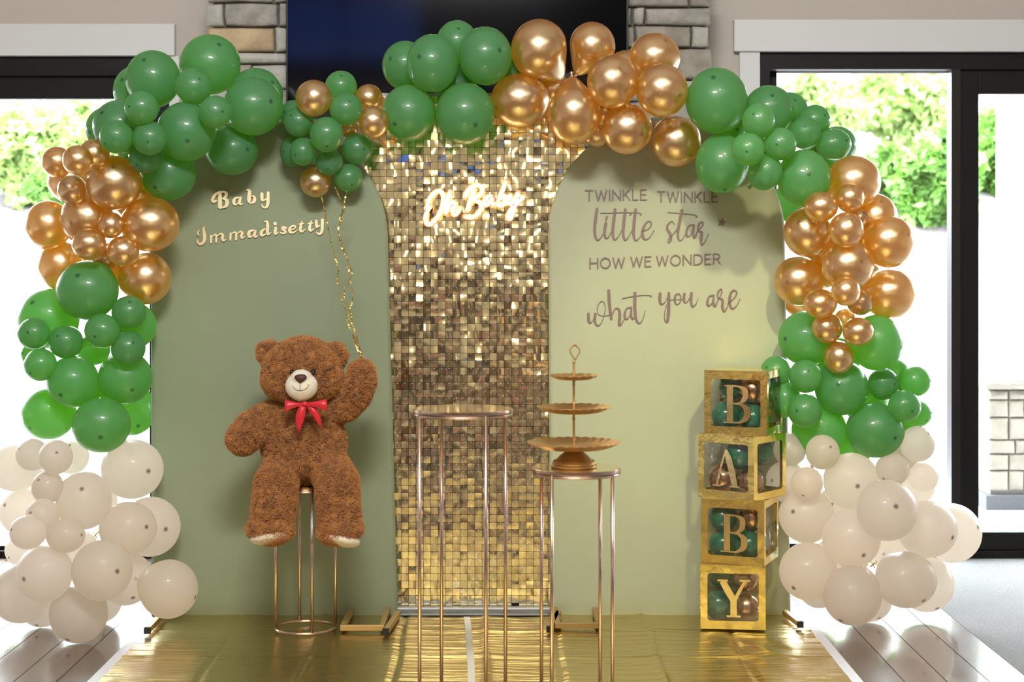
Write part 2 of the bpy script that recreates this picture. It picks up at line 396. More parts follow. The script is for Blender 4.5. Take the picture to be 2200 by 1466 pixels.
# ------------------------------------------------------------ outdoors
struct(MB().box(-14, 16, YW+.2, 11.8, -.25, -.04).build('terrace', M['concrete']))
nx, ny = 60, 40; v = []; f = []
for j in range(ny+1):
    for i in range(nx+1):
        X = -26+54*i/nx; Y = 11.8+24*j/ny
        t = min(1, max(0, (Y-12.2)/6.5)); h = -.06+2.4*t*t*(3-2*t)+max(0, Y-18.7)*.10
        v.append((X, Y, h+.10*mnoise.noise(Vector((X*.7, Y*.7, 1)))*min(1, t*4)))
for j in range(ny):
    for i in range(nx): a = j*(nx+1)+i; f.append((a, a+1, a+nx+2, a+nx+1))
struct(MB().add(v, f).build('ground_bank', M['mulch'], smooth=True))
def bank_z(Y):
    t = min(1, max(0, (Y-12.2)/6.5)); return -.06+2.4*t*t*(3-2*t)+max(0, Y-18.7)*.10
def shrub(c, r, n, m, label, group, trunk=None, ls=.09):
    rs = np.random.RandomState(int(abs(c[0]*100+c[1]*10)) % 99999)
    root = empty('shrub' if trunk is None else 'tree', (c[0], c[1], bank_z(c[1])), label, 'shrub' if trunk is None else 'tree', group)
    d = rs.normal(size=(n, 3)); d /= np.linalg.norm(d, axis=1)[:, None]
    k = rs.uniform(.55, 1.08, n)[:, None]
    lump = 1+.25*np.sin(d[:, :1]*5+c[0])*np.cos(d[:, 2:3]*6+c[1])
    p = np.array(c)+d*np.array(r)*k*lump
    a = rs.normal(size=(n, 3)); a /= np.linalg.norm(a, axis=1)[:, None]
    b = np.cross(a, rs.normal(size=(n, 3))); b /= np.linalg.norm(b, axis=1)[:, None]
    s = (ls*rs.uniform(.6, 1.3, n))[:, None]
    V = np.stack([p-a*s, p+b*s*.45, p+a*s, p-b*s*.45], 1).reshape(-1, 3)
    me = bpy.data.meshes.new('foliage'); me.from_pydata(V.tolist(), [], [(4*i, 4*i+1, 4*i+2, 4*i+3) for i in range(n)]); me.materials.append(m)
    o = bpy.data.objects.new('foliage', me); COL.objects.link(o); o.parent = root; o.matrix_parent_inverse = parent_inv(root); o['kind'] = 'stuff'
    z0 = bank_z(c[1])-.1
    q = MB(); q.tube([(c[0], c[1], z0), (c[0]+.05, c[1], (z0+c[2])/2), (c[0], c[1], c[2]+r[2]*.3)], [.035, .03, .015] if trunk is None else [.06, .05, .03], 8); q.build('trunk', M['bark'], root, smooth=True)
def SH(px, py, Y, rpx, rpy, n, m, label, group='shrubs outside the windows', trunk=None, ls=.09):
    c = P(px, py, Y); shrub((c.x, c.y, c.z), (rpx*Y/F, .8*max(rpx, rpy)*Y/F, rpy*Y/F), n, m, label, group, trunk, ls)
SH(1905, 395, 17.5, 70, 75, 3500, M['leaf'], 'green leafy shrub outside the right door, just left of the black mullion')
SH(2015, 385, 16.9, 85, 95, 4200, M['leaf'], 'largest leafy shrub on the bank, seen against the black mullion')
SH(2150, 350, 18.0, 80, 120, 4200, M['leaf'], 'tall shrub seen through the right sliding panel beside the white post')
SH(1800, 390, 18.5, 70, 70, 2500, M['leafpale'], 'pale shrub behind the orange balloons on the right')
SH(1760, 230, 20.0, 90, 75, 2200, M['leafpale'], 'pale tree in the top left corner of the right door', 'trees outside', 1)
SH(1950, 220, 21.0, 130, 90, 3000, M['leafpale'], 'sunlit pale tree filling the top of the right door', 'trees outside', 1)
SH(60, 330, 17.5, 90, 110, 3500, M['leafpale'], 'pale leafy shrub nearest the frame edge outside the left door')
SH(185, 300, 18.5, 80, 90, 2800, M['leafpale'], 'pale shrub outside the left door beside the green balloons')
SH(120, 400, 16.6, 60, 40, 1800, M['leaf'], 'low green shrub outside the left door above the grey bank')
# white porch post on a stone pier
YP = 10.3
pier = empty('stone_pier', (wx(2215, YP), YP+.15, -.04), 'low cream stone pier outside the right sliding panel', 'pier')
px0, px1 = wx(2124, YP), wx(2310, YP)
MB().box(px0+.02, px1-.02, YP+.03, YP+.4, -.04, wz(836, YP)).build('core', M['mortar'], pier)
MB().box(px0-.03, px1+.03, YP-.04, YP+.46, wz(836, YP), wz(822, YP)).build('cap', M['palestone'], pier, bevel=.006)
MB().box(px0-.02, px1+.02, YP-.02, YP+.42, -.04, wz(1064, YP)).build('plinth', M['greycap'], pier, bevel=.006)
yy = 838
for h in (22, 38, 48, 30, 36, 44):
    xs_ = 2124; 
    while xs_ < 2308:
        ww = min(2310, xs_+R.choice([34, 44, 58])); 
        if 2310-ww < 14: ww = 2310
        stone_obj('stone', wx(xs_, YP), wx(ww, YP), wz(min(yy+h, 1063), YP), wz(yy, YP), YP, M['palestone'], pier, .05, .004); xs_ = ww
    yy += h
tag(MB().box(wx(2141, YP+.32), wx(2310, YP+.1), YP+.05, YP+.34, wz(822, YP)+.001, 4.3).build('porch_post', M['white_post'], bevel=.01), 'broad white painted post standing on the stone pier outside', 'post')
# ------------------------------------------------------------ gold mat, white sheet, tape
MX0, MX1, MY0, MY1 = -1.455, 1.195, 4.3, 7.2
tag(MB().box(MX0-.045, MX1+.045, MY0-.1, MY1, .0005, .0025).build('floor_sheet', M['whitesheet']), 'white plastic sheet showing as a strip around the gold mat', 'sheet')
cre = [-1.12, -.775, -.44, -.11, .18, .54, .87]; crs = [4.9, 5.35, 5.8, 6.25, 6.7]
nx, ny = 230, 200; v = []; f = []
for j in range(ny+1):
    for i in range(nx+1):
        X = MX0+(MX1-MX0)*i/nx; Y = MY0+(MY1-MY0)*j/ny
        z = .010
        for k, c in enumerate(cre):
            c2 = c+(6.8-Y)*.02*(1 if c < 0 else -.2)+.004*math.sin(Y*7+k)
            d = abs(X-c2); z += (.009 if k % 2 else -.006)*max(0, 1-d/.016)+.003*max(0, 1-d/.12)
        for k, c in enumerate(crs):
            d = abs(Y-c-.01*math.sin(X*5+k)); z += .0045*max(0, 1-d/.018)
        # pulled wrinkles near the two side edges and round the stacked boxes
        e = max(0, 1-min(X-MX0, MX1-X)/.35)
        z += .0045*e*mnoise.noise(Vector((X*2.5, Y*13, 3)))
        z += .003*mnoise.noise(Vector((X*2, Y*5, 9)))
        g = math.exp(-((X-.93)**2)/.05-((Y-6.45)**2)/.3); z += .006*g*mnoise.noise(Vector((X*14+Y*5, Y*3, 5)))
        v.append((X, Y, max(.0045, z)))
for j in range(ny):
    for i in range(nx): a = j*(nx+1)+i; f.append((a, a+1, a+nx+2, a+nx+1))
tag(MB().add(v, f).build('gold_mat', M['goldmat'], smooth=True), 'creased metallic gold foil mat spread under the whole display', 'mat')
mb = MB(); pts = [(1003, 1327), (1006, 1350), (1009, 1390), (1012, 1430), (1013, 1475), (1014, 1520)]
L_ = []; 
for (px, py) in pts:
    Y = (CAMZ-.02)*F/(py-563); X = wx(px, Y); L_.append((X, Y))
vv = []; ff = []
for i, (X, Y) in enumerate(L_):
    vv += [(X-.0125, Y, .021), (X+.0125, Y, .021), (X-.0125, Y, .0225), (X+.0125, Y, .0225)]
for i in range(len(L_)-1):
    a = 4*i; b = a+4; ff += [(a+2, a+3, b+3, b+2), (a, b, b+1, a+1), (a, a+2, b+2, b), (a+1, b+1, b+3, a+3)]
ff += [(0, 1, 3, 2), (len(vv)-4, len(vv)-2, len(vv)-1, len(vv)-3)]
tag(MB().add(vv, ff).build('tape_strip', M['tape']), 'long strip of white tape running down the middle of the gold mat', 'tape')

# ------------------------------------------------------------ arch panels
PY0, SL = 6.995, .02
def PP(px, py, d=0):
    a, b = (px-1100)/F, (py-563)/F; t = (PY0-d+SL*CAMZ)/(1+SL*b); return Vector((a*t, t, CAMZ-b*t))
def arch(name, cx, cy, r, bl, br, m, label):
    out = [(bl, 1325)]
    n = 14
    for i in range(1, n): out.append((bl+(cx-r-bl)*i/n, 1325+(cy-1325)*i/n))
    for i in range(49): a = pi-pi*i/48; out.append((cx+r*math.cos(a), cy-r*math.sin(a)))
    for i in range(1, n+1): out.append((cx+r+(br-cx-r)*i/n, cy+(1325-cy)*i/n))
    ctr = PP(cx, 1325); root = empty(name, (ctr.x, ctr.y, 0), label, 'backdrop')
    N = len(out); v = []; f = []
    mx, my = cx, 900
    # fabric face as rows of a fan grid so that hem folds can be real relief
    rows = 60; cols = 44; gv = []; gf = []
    def span(py):
        if py < cy:
            h = math.sqrt(max(0, r*r-(cy-py)**2)); return cx-h, cx+h
        t = (py-cy)/(1325-cy); return cx-r+(bl-cx+r)*t, cx+r+(br-cx-r)*t
    ys = [cy-r*math.cos(pi/2*k/16) for k in range(17)]+[cy+(1325-cy)*k/44 for k in range(1, 45)]
    for k, py in enumerate(ys):
        x0, x1 = span(py)
        for c in range(cols+1):
            u = c/cols; px = x0+(x1-x0)*(.5-.5*math.cos(pi*u))
            lo = max(0, (py-1080)/245)**2
            d = .004*lo*mnoise.noise(Vector((px*.012+py*.02, py*.05-px*.01, cx)))*(1.6 if (px-cx)*(1 if cx < 1000 else -1) > 0 else .7)
            d += .002*mnoise.noise(Vector((px*.006, py*.004, 4)))
            edge = min((px-x0), (x1-px), (py-(cy-r))*.6, (1325-py)); q = max(0, 1-edge/7); d -= .012*q*q
            gv.append(PP(px, py, d+.012))
    W = cols+1
    for k in range(len(ys)-1):
        for c in range(cols): a = k*W+c; gf.append((a, a+W, a+W+1, a+1))
    # side skin and back
    rim = [(k*W) for k in range(len(ys)-1, -1, -1)]+[k*W+cols for k in range(len(ys))]+[(len(ys)-1)*W+c for c in range(cols-1, 0, -1)]
    nb = len(gv)
    for i_ in rim: p = gv[i_]; gv.append(Vector((p.x, PY0+.035+SL*p.z, p.z)))
    m_ = len(rim)
    for i_ in range(m_):
        j_ = (i_+1) % m_
        gf.append((rim[i_], rim[j_], nb+j_, nb+i_))
    gf.append(tuple(nb+i_ for i_ in range(m_)))
    MB().add(gv, gf).build('fabric_cover', m, root, angle=1.0)
    return root
pl = arch('arch_backdrop', 578, 513, 254, 326, 853, M['sage'], 'sage green fabric arch backdrop behind the teddy bear')
pr = arch('arch_backdrop', 1432, 505, 254, 1183, 1699, M['pale'], 'pale yellow-green fabric arch backdrop with the nursery rhyme lettering')
def foot_tube(root, a, b, name='foot', th=.022):
    a = Vector(a); b = Vector(b); d = b-a; L_ = d.length; Mx = Matrix.Translation(a) @ d.to_track_quat('Y', 'Z').to_matrix().to_4x4()
    o = MB().box(-th/2, th/2, 0, L_, -th/2, th/2, Mx).build(name, M['foot'], root, bevel=.002)
    MB().box(-th/2-.0015, th/2+.0015, L_-.004, L_+.010, -th/2-.0015, th/2+.0015, Mx).build('end_cap', M['rubber'], o)
    return o
def FP(px, py, z=.014): Y = (CAMZ-z)*F/(py-563); return Vector((wx(px, Y), Y, z))
zz = .034
foot_tube(pl, FP(352, 1318, zz), FP(317, 1355, zz)); foot_tube(pl, FP(856, 1318, zz), FP(829, 1357, zz))
a = FP(731, 1349, zz); b = FP(826, 1349, zz)
mb = MB(); mb.box(a.x, b.x, a.y-.011, a.y+.011, zz-.011, zz+.011); mb.box(a.x, a.x+.022, a.y+.011, 7.0, zz-.011, zz+.011); mb.box(b.x-.022, b.x, a.y+.011, 7.0, zz-.011, zz+.011)
mb.build('cross_brace', M['foot'], pl, bevel=.002)
MB().box(wx(335, 7.01), wx(850, 7.01), 7.0, 7.025, zz-.011, zz+.011).build('bottom_rail', M['foot'], pl)
foot_tube(pr, FP(1686, 1316, zz), FP(1719, 1342, zz)); 
a = FP(1192, 1344, zz); b = FP(1292, 1344, zz)
mb = MB(); mb.box(a.x, b.x, a.y-.011, a.y+.011, zz-.011, zz+.011); mb.box(a.x, a.x+.022, a.y+.011, 7.0, zz-.011, zz+.011); mb.box(b.x-.022, b.x, a.y+.011, 7.0, zz-.011, zz+.011)
mb.build('cross_brace', M['foot'], pr, bevel=.002)
foot_tube(pr, FP(1200, 1318, zz), FP(1181, 1352, zz))
MB().box(wx(1190, 7.01), wx(1695, 7.01), 7.0, 7.025, zz-.011, zz+.011).build('bottom_rail', M['foot'], pr)

# ------------------------------------------------------------ shimmer wall
YS = 7.10
sx0 = wx(783, YS); pit = (wx(1257, YS)-sx0)/30; sz1 = wz(206, YS)
shim = empty('shimmer_wall', ((sx0+wx(1257, YS))/2, YS+.03, .0), 'tall gold sequin shimmer wall between the two arch backdrops', 'backdrop')
MB().box(sx0, wx(1257, YS), YS+.018, YS+.03, sz1-70*pit, sz1).build('backing_grid', M['backing'], shim)
fr = MB(); rect_frame(fr, sx0-.004, wx(1257, YS)+.004, .013, sz1+.015, .02, YS+.03, YS+.05); fr.build('stand_frame', M['barlight'], shim)
mb = MB(); mb.box(wx(850, 7.05), wx(1182, 7.05), 7.045, 7.085, .006, .028); mb.build('base_bar', M['barlight'], shim, bevel=.003)
mb = MB(); mb.box(wx(852, 7.02), wx(1180, 7.02), 6.965, 7.045, .012, .022); mb.build('dark_reflection_strip', M['reflstrip'], shim, bevel=.004)  # dark strip standing in for the dark reflection in the mat
def tile_geo(rnd, pit):
    h = pit*.475; n = 3; v = []; f = []
    bx, bz = rnd.gauss(0, .0006), rnd.gauss(0, .0003); tw = rnd.gauss(0, .0003)
    for j in range(4):
        for i in range(4):
            u, w_ = i/1.5-1, j/1.5-1
            v.append((u*h, bx*(1-u*u)+bz*(1-w_*w_)+tw*u*w_, w_*h))
    for j in range(3):
        for i in range(3): a = j*4+i; f.append((a, a+1, a+5, a+4))
    return v, f
variants = []
for k in range(24):
    vv, ff = tile_geo(R, pit); o = MB().add(vv, ff).build('sequin_tile', M['tile'], smooth=True); variants.append(o.data); bpy.data.objects.remove(o)
stuff = MB(); pins = MB(); cnt = 0
skip = {(69, 20), (69, 29)}
for r_ in range(70):
    for c_ in range(30):
        if (r_, c_) in skip: continue
        cx_ = sx0+(c_+.5)*pit; cz_ = sz1-(r_+.5)*pit
        yaw = R.gauss(0, .044)+.012*math.sin(r_*.9+c_*.35); pitch = R.gauss(.0, .030)+.012*math.sin(r_*.5); 
        rx = Matrix.Rotation(pitch, 4, 'X') @ Matrix.Rotation(yaw, 4, 'Z') @ Matrix.Rotation(R.gauss(0, .012), 4, 'Y')
        Mx = Matrix.Translation((cx_, YS+R.uniform(-.001, .002), cz_)) @ rx
        k = R.randrange(24)
        if 27 <= r_ < 40 and 3 <= c_ < 26:
            o = bpy.data.objects.new('sequin_tile', variants[k]); COL.objects.link(o); o.parent = shim
            o.matrix_parent_inverse = parent_inv(shim); o.matrix_basis = Mx; cnt += 1
        else:
            vv, ff = tile_geo(R, pit)
            stuff.add([Mx @ Vector(p) for p in vv], ff)
        pins.box(cx_-.0012, cx_+.0012, YS-.005, YS+.012, cz_+pit*.36, cz_+pit*.36+.0024)
tag(stuff.build('sequin_tiles', M['tile'], shim, smooth=True), kind='stuff')
tag(pins.build('tile_pins', M['tilepin'], shim), kind='stuff')

# ------------------------------------------------------------ stroke lettering
def smooth_pts(st, sub=6):
    if len(st) == 2: return [tuple(st[0][k]+(st[1][k]-st[0][k])*i/4 for k in range(3)) for i in range(5)]
    o = []; n = len(st)
    for i in range(n-1):
        p0 = st[max(0, i-1)]; p1 = st[i]; p2 = st[i+1]; p3 = st[min(n-1, i+2)]
        for s_ in range(sub):
            t = s_/sub; o.append(tuple(.5*((2*p1[k])+(-p0[k]+p2[k])*t+(2*p0[k]-5*p1[k]+4*p2[k]-p3[k])*t*t+(-p0[k]+3*p1[k]-3*p2[k]+p3[k])*t**3) for k in range(3)))
    o.append(st[-1]); return o
def stroke_mesh(mb, st, proj, th=.003, ws=1.0, cap=True, seq=[0]):
    """ribbon of varying pen width with round ends, extruded by th towards the viewer"""
    p = smooth_pts(st); L_ = []; Rr = []
    seq[0] += 1; dz = (seq[0] % 7)*.00012
    n = len(p)
    for i in range(n):
        a = p[max(0, i-1)]; b = p[min(n-1, i+1)]; tx, ty = b[0]-a[0], b[1]-a[1]; l = math.hypot(tx, ty) or 1; tx /= l; ty /= l
        hw = max(.6, p[i][2]*ws/2)
        if cap and i == 0:
            for q in (75, 45, 15):
                e = math.radians(q); ox, oy = -tx*hw*math.sin(e), -ty*hw*math.sin(e); c = math.cos(e)
                L_.append((p[0][0]+ox-ty*hw*c, p[0][1]+oy+tx*hw*c)); Rr.append((p[0][0]+ox+ty*hw*c, p[0][1]+oy-tx*hw*c))
        L_.append((p[i][0]-ty*hw, p[i][1]+tx*hw)); Rr.append((p[i][0]+ty*hw, p[i][1]-tx*hw))
        if cap and i == n-1:
            for q in (15, 45, 75):
                e = math.radians(q); ox, oy = tx*hw*math.sin(e), ty*hw*math.sin(e); c = math.cos(e)
                L_.append((p[i][0]+ox-ty*hw*c, p[i][1]+oy+tx*hw*c)); Rr.append((p[i][0]+ox+ty*hw*c, p[i][1]+oy-tx*hw*c))
    v = []; f = []
    for a, b in zip(L_, Rr): v += [proj(*a, th+dz), proj(*b, th+dz), proj(*a, 0), proj(*b, 0)]
    for i in range(len(L_)-1):
        a = 4*i; b = a+4; f += [(a, b, b+1, a+1), (a, a+2, b+2, b), (a+1, b+1, b+3, a+3)]
    f += [(0, 1, 3, 2), (len(v)-4, len(v)-2, len(v)-1, len(v)-3)]
    mb.add(v, f)
def proj_zoom(ox, oy, sc, base): return lambda x, y, d: PP(ox+x/sc, oy+y/sc, base+d)
def word(name, letters, pj, m, label, cat='lettering', group=None, ws=1.0, th=.003, partname='letter', single=False):
    c = pj(letters[0][0][0][0], letters[0][0][0][1], 0)
    if single:
        mb = MB()
        for L_ in letters:
            for st in L_: stroke_mesh(mb, st, pj, th, ws)
        return tag(mb.build(name, m, loc=c), label, cat, group)
    root = empty(name, c, label, cat, group)
    for L_ in letters:
        mb = MB()
        for st in L_: stroke_mesh(mb, st, pj, th, ws)
        mb.build(partname, m, root)
    return root
pj = proj_zoom(410, 390, 11, .0165)
word('gold_word', [
 [[(690,265,80),(690,440,90),(690,600,95)], [(600,455,50),(540,475,75),(515,430,75),(560,330,65),(650,262,55),(760,245,50),(830,270,70),(835,330,75),(800,375,50),(755,400,28)], [(750,402,35),(830,430,75),(860,500,90),(830,580,75),(760,615,40),(690,622,40)]],
 [[(1130,380,40),(1050,400,60),(1015,470,80),(1030,530,60),(1080,545,32),(1120,500,25),(1140,430,25)], [(1175,378,50),(1160,450,60),(1155,520,55),(1190,542,38),(1235,515,18)]],
 [[(1310,207,18),(1350,200,55),(1385,235,80),(1380,330,85),(1375,430,90),(1385,490,50),(1430,508,36),(1490,475,78),(1508,400,72),(1480,350,45),(1430,352,22)]],
 [[(1680,295,75),(1680,380,75),(1690,435,65),(1740,440,40),(1790,405,30)], [(1828,270,68),(1825,400,72),(1820,520,72),(1790,600,60),(1735,618,40),(1700,590,40),(1675,548,25)]],
], pj, M['letter'], 'gold mirrored word BABY on the sage green arch', group=None)
pj = proj_zoom(410, 450, 7.097, .0165)
word('gold_word', [
 [[(132,322,12),(108,350,28),(114,385,28),(130,404,8)], [(207,262,12),(195,300,34),(205,380,46),(210,450,50),(188,505,46),(140,530,42),(106,500,40),(104,462,20)]],
 [[(305,398,26),(310,450,34),(310,505,30)], [(318,425,16),(365,385,26),(388,402,32),(385,495,30)], [(398,412,14),(450,372,26),(486,392,42),(482,450,40),(505,475,32),(538,452,12)]],
 [[(605,360,26),(605,412,34),(603,465,30)], [(613,390,14),(660,350,26),(690,366,34),(690,458,36)], [(703,382,14),(750,340,26),(785,360,42),(768,405,38),(785,435,32),(830,408,12)]],
 [[(960,318,26),(900,335,42),(882,380,50),(900,418,38),(945,400,16),(962,350,16)], [(988,325,28),(975,380,38),(980,420,34),(1025,396,12)]],
 [[(1130,300,26),(1085,330,42),(1072,372,50),(1090,400,36),(1140,380,16)], [(1122,188,16),(1162,190,38),(1172,260,48),(1166,340,46),(1180,378,38),(1222,352,12)]],
 [[(1284,214,50),(1288,224,50)], [(1268,272,12),(1295,280,38),(1286,330,46),(1292,374,38),(1338,350,12)]],
 [[(1450,285,36),(1408,270,34),(1398,300,38),(1432,322,36),(1438,350,38),(1408,368,28),(1375,355,30)]],
 [[(1530,312,20),(1580,292,22),(1588,258,32),(1545,255,28),(1506,300,40),(1516,345,42),(1570,350,26),(1625,312,12)]],
 [[(1697,182,14),(1680,240,38),(1670,305,44),(1690,340,32),(1745,306,12)], [(1650,226,18),(1720,218,18)]],
 [[(1838,172,14),(1820,230,38),(1810,295,44),(1830,325,32),(1880,292,12)], [(1790,216,18),(1858,208,18)]],
 [[(1912,175,38),(1915,230,42),(1922,268,34),(1965,245,18)], [(2005,160,44),(2004,260,44),(1995,338,42),(1960,378,34),(1920,352,22)]],
], pj, M['letter'], 'gold mirrored surname lettering on the sage green arch, below the word BABY')
# printed capitals
GL = {'T': (.62, [[(0,1),(.62,1)], [(.31,1),(.31,0)]]), 'W': (1.0, [[(0,1),(.24,0)], [(.24,0),(.5,.95)], [(.5,.95),(.76,0)], [(.76,0),(1,1)]]),
 'I': (.02, [[(.01,1),(.01,0)]]), 'N': (.7, [[(0,0),(0,1)], [(0,1),(.7,0)], [(.7,0),(.7,1)]]), 'K': (.58, [[(0,0),(0,1)], [(.55,1),(.02,.45)], [(.17,.6),(.58,0)]]),
 'L': (.46, [[(0,1),(0,0)], [(0,0),(.46,0)]]), 'E': (.5, [[(0,1),(0,0)], [(0,0),(.5,0)], [(0,1),(.5,1)], [(0,.53),(.45,.53)]]),
 'H': (.68, [[(0,0),(0,1)], [(.68,0),(.68,1)], [(0,.52),(.68,.52)]]), 'D': (.72, [[(0,0),(0,1)], [(0,1),(.3,1),(.6,.85),(.72,.5),(.6,.15),(.3,0),(0,0)]]),
 'O': (.84, [[(.42+.42*math.sin(a*pi/8), .5+.5*math.cos(a*pi/8)) for a in range(17)]]), 'R': (.58, [[(0,0),(0,1)], [(0,1),(.3,1),(.48,.9),(.52,.74),(.46,.58),(.28,.5),(0,.5)], [(.3,.5),(.58,0)]])}
def caps(text, x0, y0, x1, y1, h, label, group=None):
    tot = sum(GL[c][0] for c in text)+.26*(len(text)-1); sx = (x1-x0)/tot; x = 0; L_ = []
    for c in text:
        W_, sts = GL[c]; out = []
        for st in sts:
            q = [(x0+(x+a)*sx, y0+(y1-y0)*((x+a)/tot)-b*h, 12.5) for a, b in st]
            out.append(q)
        L_.append(out); x += W_+.26
    return word('vinyl_word', L_, proj_zoom(1220, 380, 4.312, .0145), M['mauve'], label, group=group, th=.0012)
gp = 'mauve vinyl words of the rhyme'
caps('TWINKLE', 165, 220, 726, 214, 93, 'first mauve word TWINKLE on the pale arch, left one of the top line', gp)
caps('TWINKLE', 832, 231, 1388, 235, 93, 'second mauve word TWINKLE, its end tucked under the green balloon', gp)
caps('HOW', 206, 849, 522, 842, 92, 'mauve capitals HOW starting the third line on the pale arch', gp)
caps('WE', 584, 836, 768, 832, 92, 'mauve capitals WE in the middle of the third line', gp)
caps('WONDER', 822, 828, 1410, 806, 92, 'mauve capitals WONDER ending the third line on the pale arch', gp)
pj = proj_zoom(1220, 380, 4.312, .0145)
def script(sts, label): return word('vinyl_word', [sts], pj, M['mauve'], label, group=gp, th=.0012, single=True)
script([[(270,300,25),(255,400,27),(248,500,25),(262,570,20),(290,580,11),(325,530,7),(350,460,7)],
 [(352,430,26),(340,500,26),(345,555,20),(370,565,9),(400,510,7)], [(362,372,18),(352,398,15)],
 [(437,305,27),(422,430,28),(416,530,25),(432,580,17),(465,560,7),(495,500,7)],
 [(532,305,27),(518,430,28),(512,530,25),(530,585,17),(560,560,7),(592,500,7)],
 [(628,305,27),(613,430,28),(608,530,25),(625,588,17),(660,570,7),(700,505,7)],
 [(690,505,8),(750,480,11),(774,430,14),(745,413,14),(708,455,22),(690,520,27),(706,575,20),(750,570,9),(800,495,6)],
 [(305,336,7),(420,335,8),(540,330,8),(588,342,8),(570,358,5)], [(540,333,7),(640,333,8),(680,346,8),(667,359,5)]], 'mauve cursive word little under the first TWINKLE')
script([[(985,440,8),(965,413,11),(930,440,16),(920,480,22),(948,530,27),(955,580,20),(935,612,9),(926,590,7),(950,558,7),(1000,500,7),(1025,440,7)],
 [(1055,310,27),(1035,420,28),(1018,520,25),(1030,585,17),(1060,580,7),(1095,520,7)],
 [(1168,445,18),(1120,455,13),(1098,510,22),(1105,552,18),(1135,540,7),(1168,465,9)], [(1168,450,14),(1158,520,23),(1172,565,16),(1200,500,7)],
 [(1200,500,7),(1248,450,11),(1245,418,13),(1212,440,17),(1205,500,14),(1240,515,22),(1232,580,25),(1240,630,15),(1270,600,7),(1303,528,6)],
 [(925,330,7),(1060,341,8),(1165,352,8),(1196,367,8),(1184,378,5)]], 'mauve cursive word star under the second TWINKLE')
st = MB(); v = []
for k in range(10):
    a = math.radians(36*k-76); r_ = 45 if k % 2 == 0 else 20; v.append((1425+r_*math.cos(a), 422+r_*math.sin(a)))
c = (1425, 422); vv = [pj(*c, .0015)]+[pj(x, y, .0015) for x, y in v]+[pj(x, y, 0) for x, y in v]
ff = [(0, 1+(k+1) % 10, 1+k) for k in range(10)]+[(1+k, 1+(k+1) % 10, 11+(k+1) % 10, 11+k) for k in range(10)]
tag(MB().add(vv, ff).build('vinyl_star', M['mauve'], loc=pj(*c, 0)), 'small mauve five-pointed star to the right of the word star', 'decal')
script([[(190,1272,25),(195,1340,25),(217,1352,9),(252,1290,7)], [(255,1272,25),(250,1340,25),(275,1380,14),(312,1350,7),(345,1240,7),(335,1165,7),(300,1160,7),(273,1215,7),(285,1275,7),(340,1290,7),(405,1275,7)],
 [(378,1055,27),(385,1180,29),(402,1315,26)], [(407,1290,9),(440,1222,11),(475,1235,22),(480,1300,27),(475,1375,22),(500,1360,9),(535,1290,7)],
 [(590,1212,18),(545,1222,13),(525,1280,22),(540,1320,16),(570,1290,7),(590,1215,9)], [(590,1215,14),(585,1280,23),(600,1318,16),(628,1285,7)],
 [(622,1078,27),(620,1200,29),(630,1310,24),(660,1358,13),(695,1320,7),(715,1240,6)], [(505,1128,6),(610,1108,8),(700,1098,8),(772,1103,8),(764,1115,5)]], 'mauve cursive word what at the lower left of the rhyme')
script([[(855,1083,27),(852,1140,27),(866,1180,20),(900,1160,7),(928,1100,7)], [(935,1080,25),(935,1200,29),(928,1310,27),(915,1348,18),(895,1310,9),(905,1220,7),(940,1150,5),(985,1138,5)],
 [(1035,1085,9),(1000,1095,18),(990,1150,20),(1010,1185,11),(1040,1160,11),(1045,1110,11),(1030,1083,7)], [(985,1139,5),(1070,1136,5)],
 [(1080,1085,23),(1075,1140,25),(1095,1170,9),(1132,1115,7)], [(1145,1080,25),(1140,1150,27),(1155,1203,18),(1185,1180,7),(1207,1128,5)]], 'mauve cursive word you between what and are')
script([[(1352,1100,18),(1310,1110,13),(1292,1165,22),(1305,1195,16),(1335,1170,7),(1352,1105,9)], [(1352,1105,14),(1348,1165,23),(1363,1200,16),(1392,1140,7)],
 [(1390,1150,7),(1425,1075,11),(1420,1040,12),(1392,1070,17),(1390,1120,13),(1432,1140,22),(1432,1210,25),(1450,1250,14),(1480,1200,7)],
 [(1480,1180,8),(1545,1120,11),(1563,1070,16),(1535,1052,16),(1506,1090,25),(1498,1170,27),(1520,1220,18),(1560,1200,8),(1595,1130,6)]], 'mauve cursive word are ending the rhyme')

# ------------------------------------------------------------ neon sign
YN = 7.045
neon = empty('neon_sign', P(1010, 440, YN), 'glowing warm white neon sign reading Oh Baby on the gold sequins', 'neon sign')
NS = [[(292,628),(262,660),(225,740),(205,850),(235,945),(320,935),(420,820),(500,660),(530,520),(520,410),(465,345),(380,365),(300,450),(250,570),(232,700)],
 [(655,352),(620,450),(590,600),(572,755)], [(578,730),(640,610),(705,545),(738,590),(700,690),(718,775),(780,745),(830,650)],
 [(1085,330),(1020,500),(985,640),(960,700)], [(920,455),(950,370),(1050,270),(1160,235),(1235,300),(1205,400),(1080,500),(1170,540),(1225,620),(1175,740),(1050,825),(920,805)],
 [(1405,450),(1340,445),(1280,520),(1300,600),(1370,560),(1410,470),(1405,560),(1455,590)],
 [(1665,165),(1615,300),(1545,480),(1530,590),(1580,612),(1655,545),(1655,450),(1600,435),(1545,500)],
 [(1745,420),(1715,530),(1760,575),(1840,480),(1890,375)], [(1890,385),(1850,560),(1790,750),(1745,850),(1705,815),(1745,700),(1860,590),(1990,440)]]
for st in NS:
    q = smooth_pts([(x, y, 0) for x, y in st], 5); pts = [P(890+x/8.46, 370+y/8.46, YN) for x, y, _ in q]
    MB().tube(pts, .0060, 8).build('neon_tube', M['neon'], neon, smooth=True)
mb = MB()
for st in NS:
    st3 = [(x, y, 92) for x, y in st]
    stroke_mesh(mb, st3, lambda x, y, d: P(890+x/8.46, 370+y/8.46, YN+.0125-d), .002)
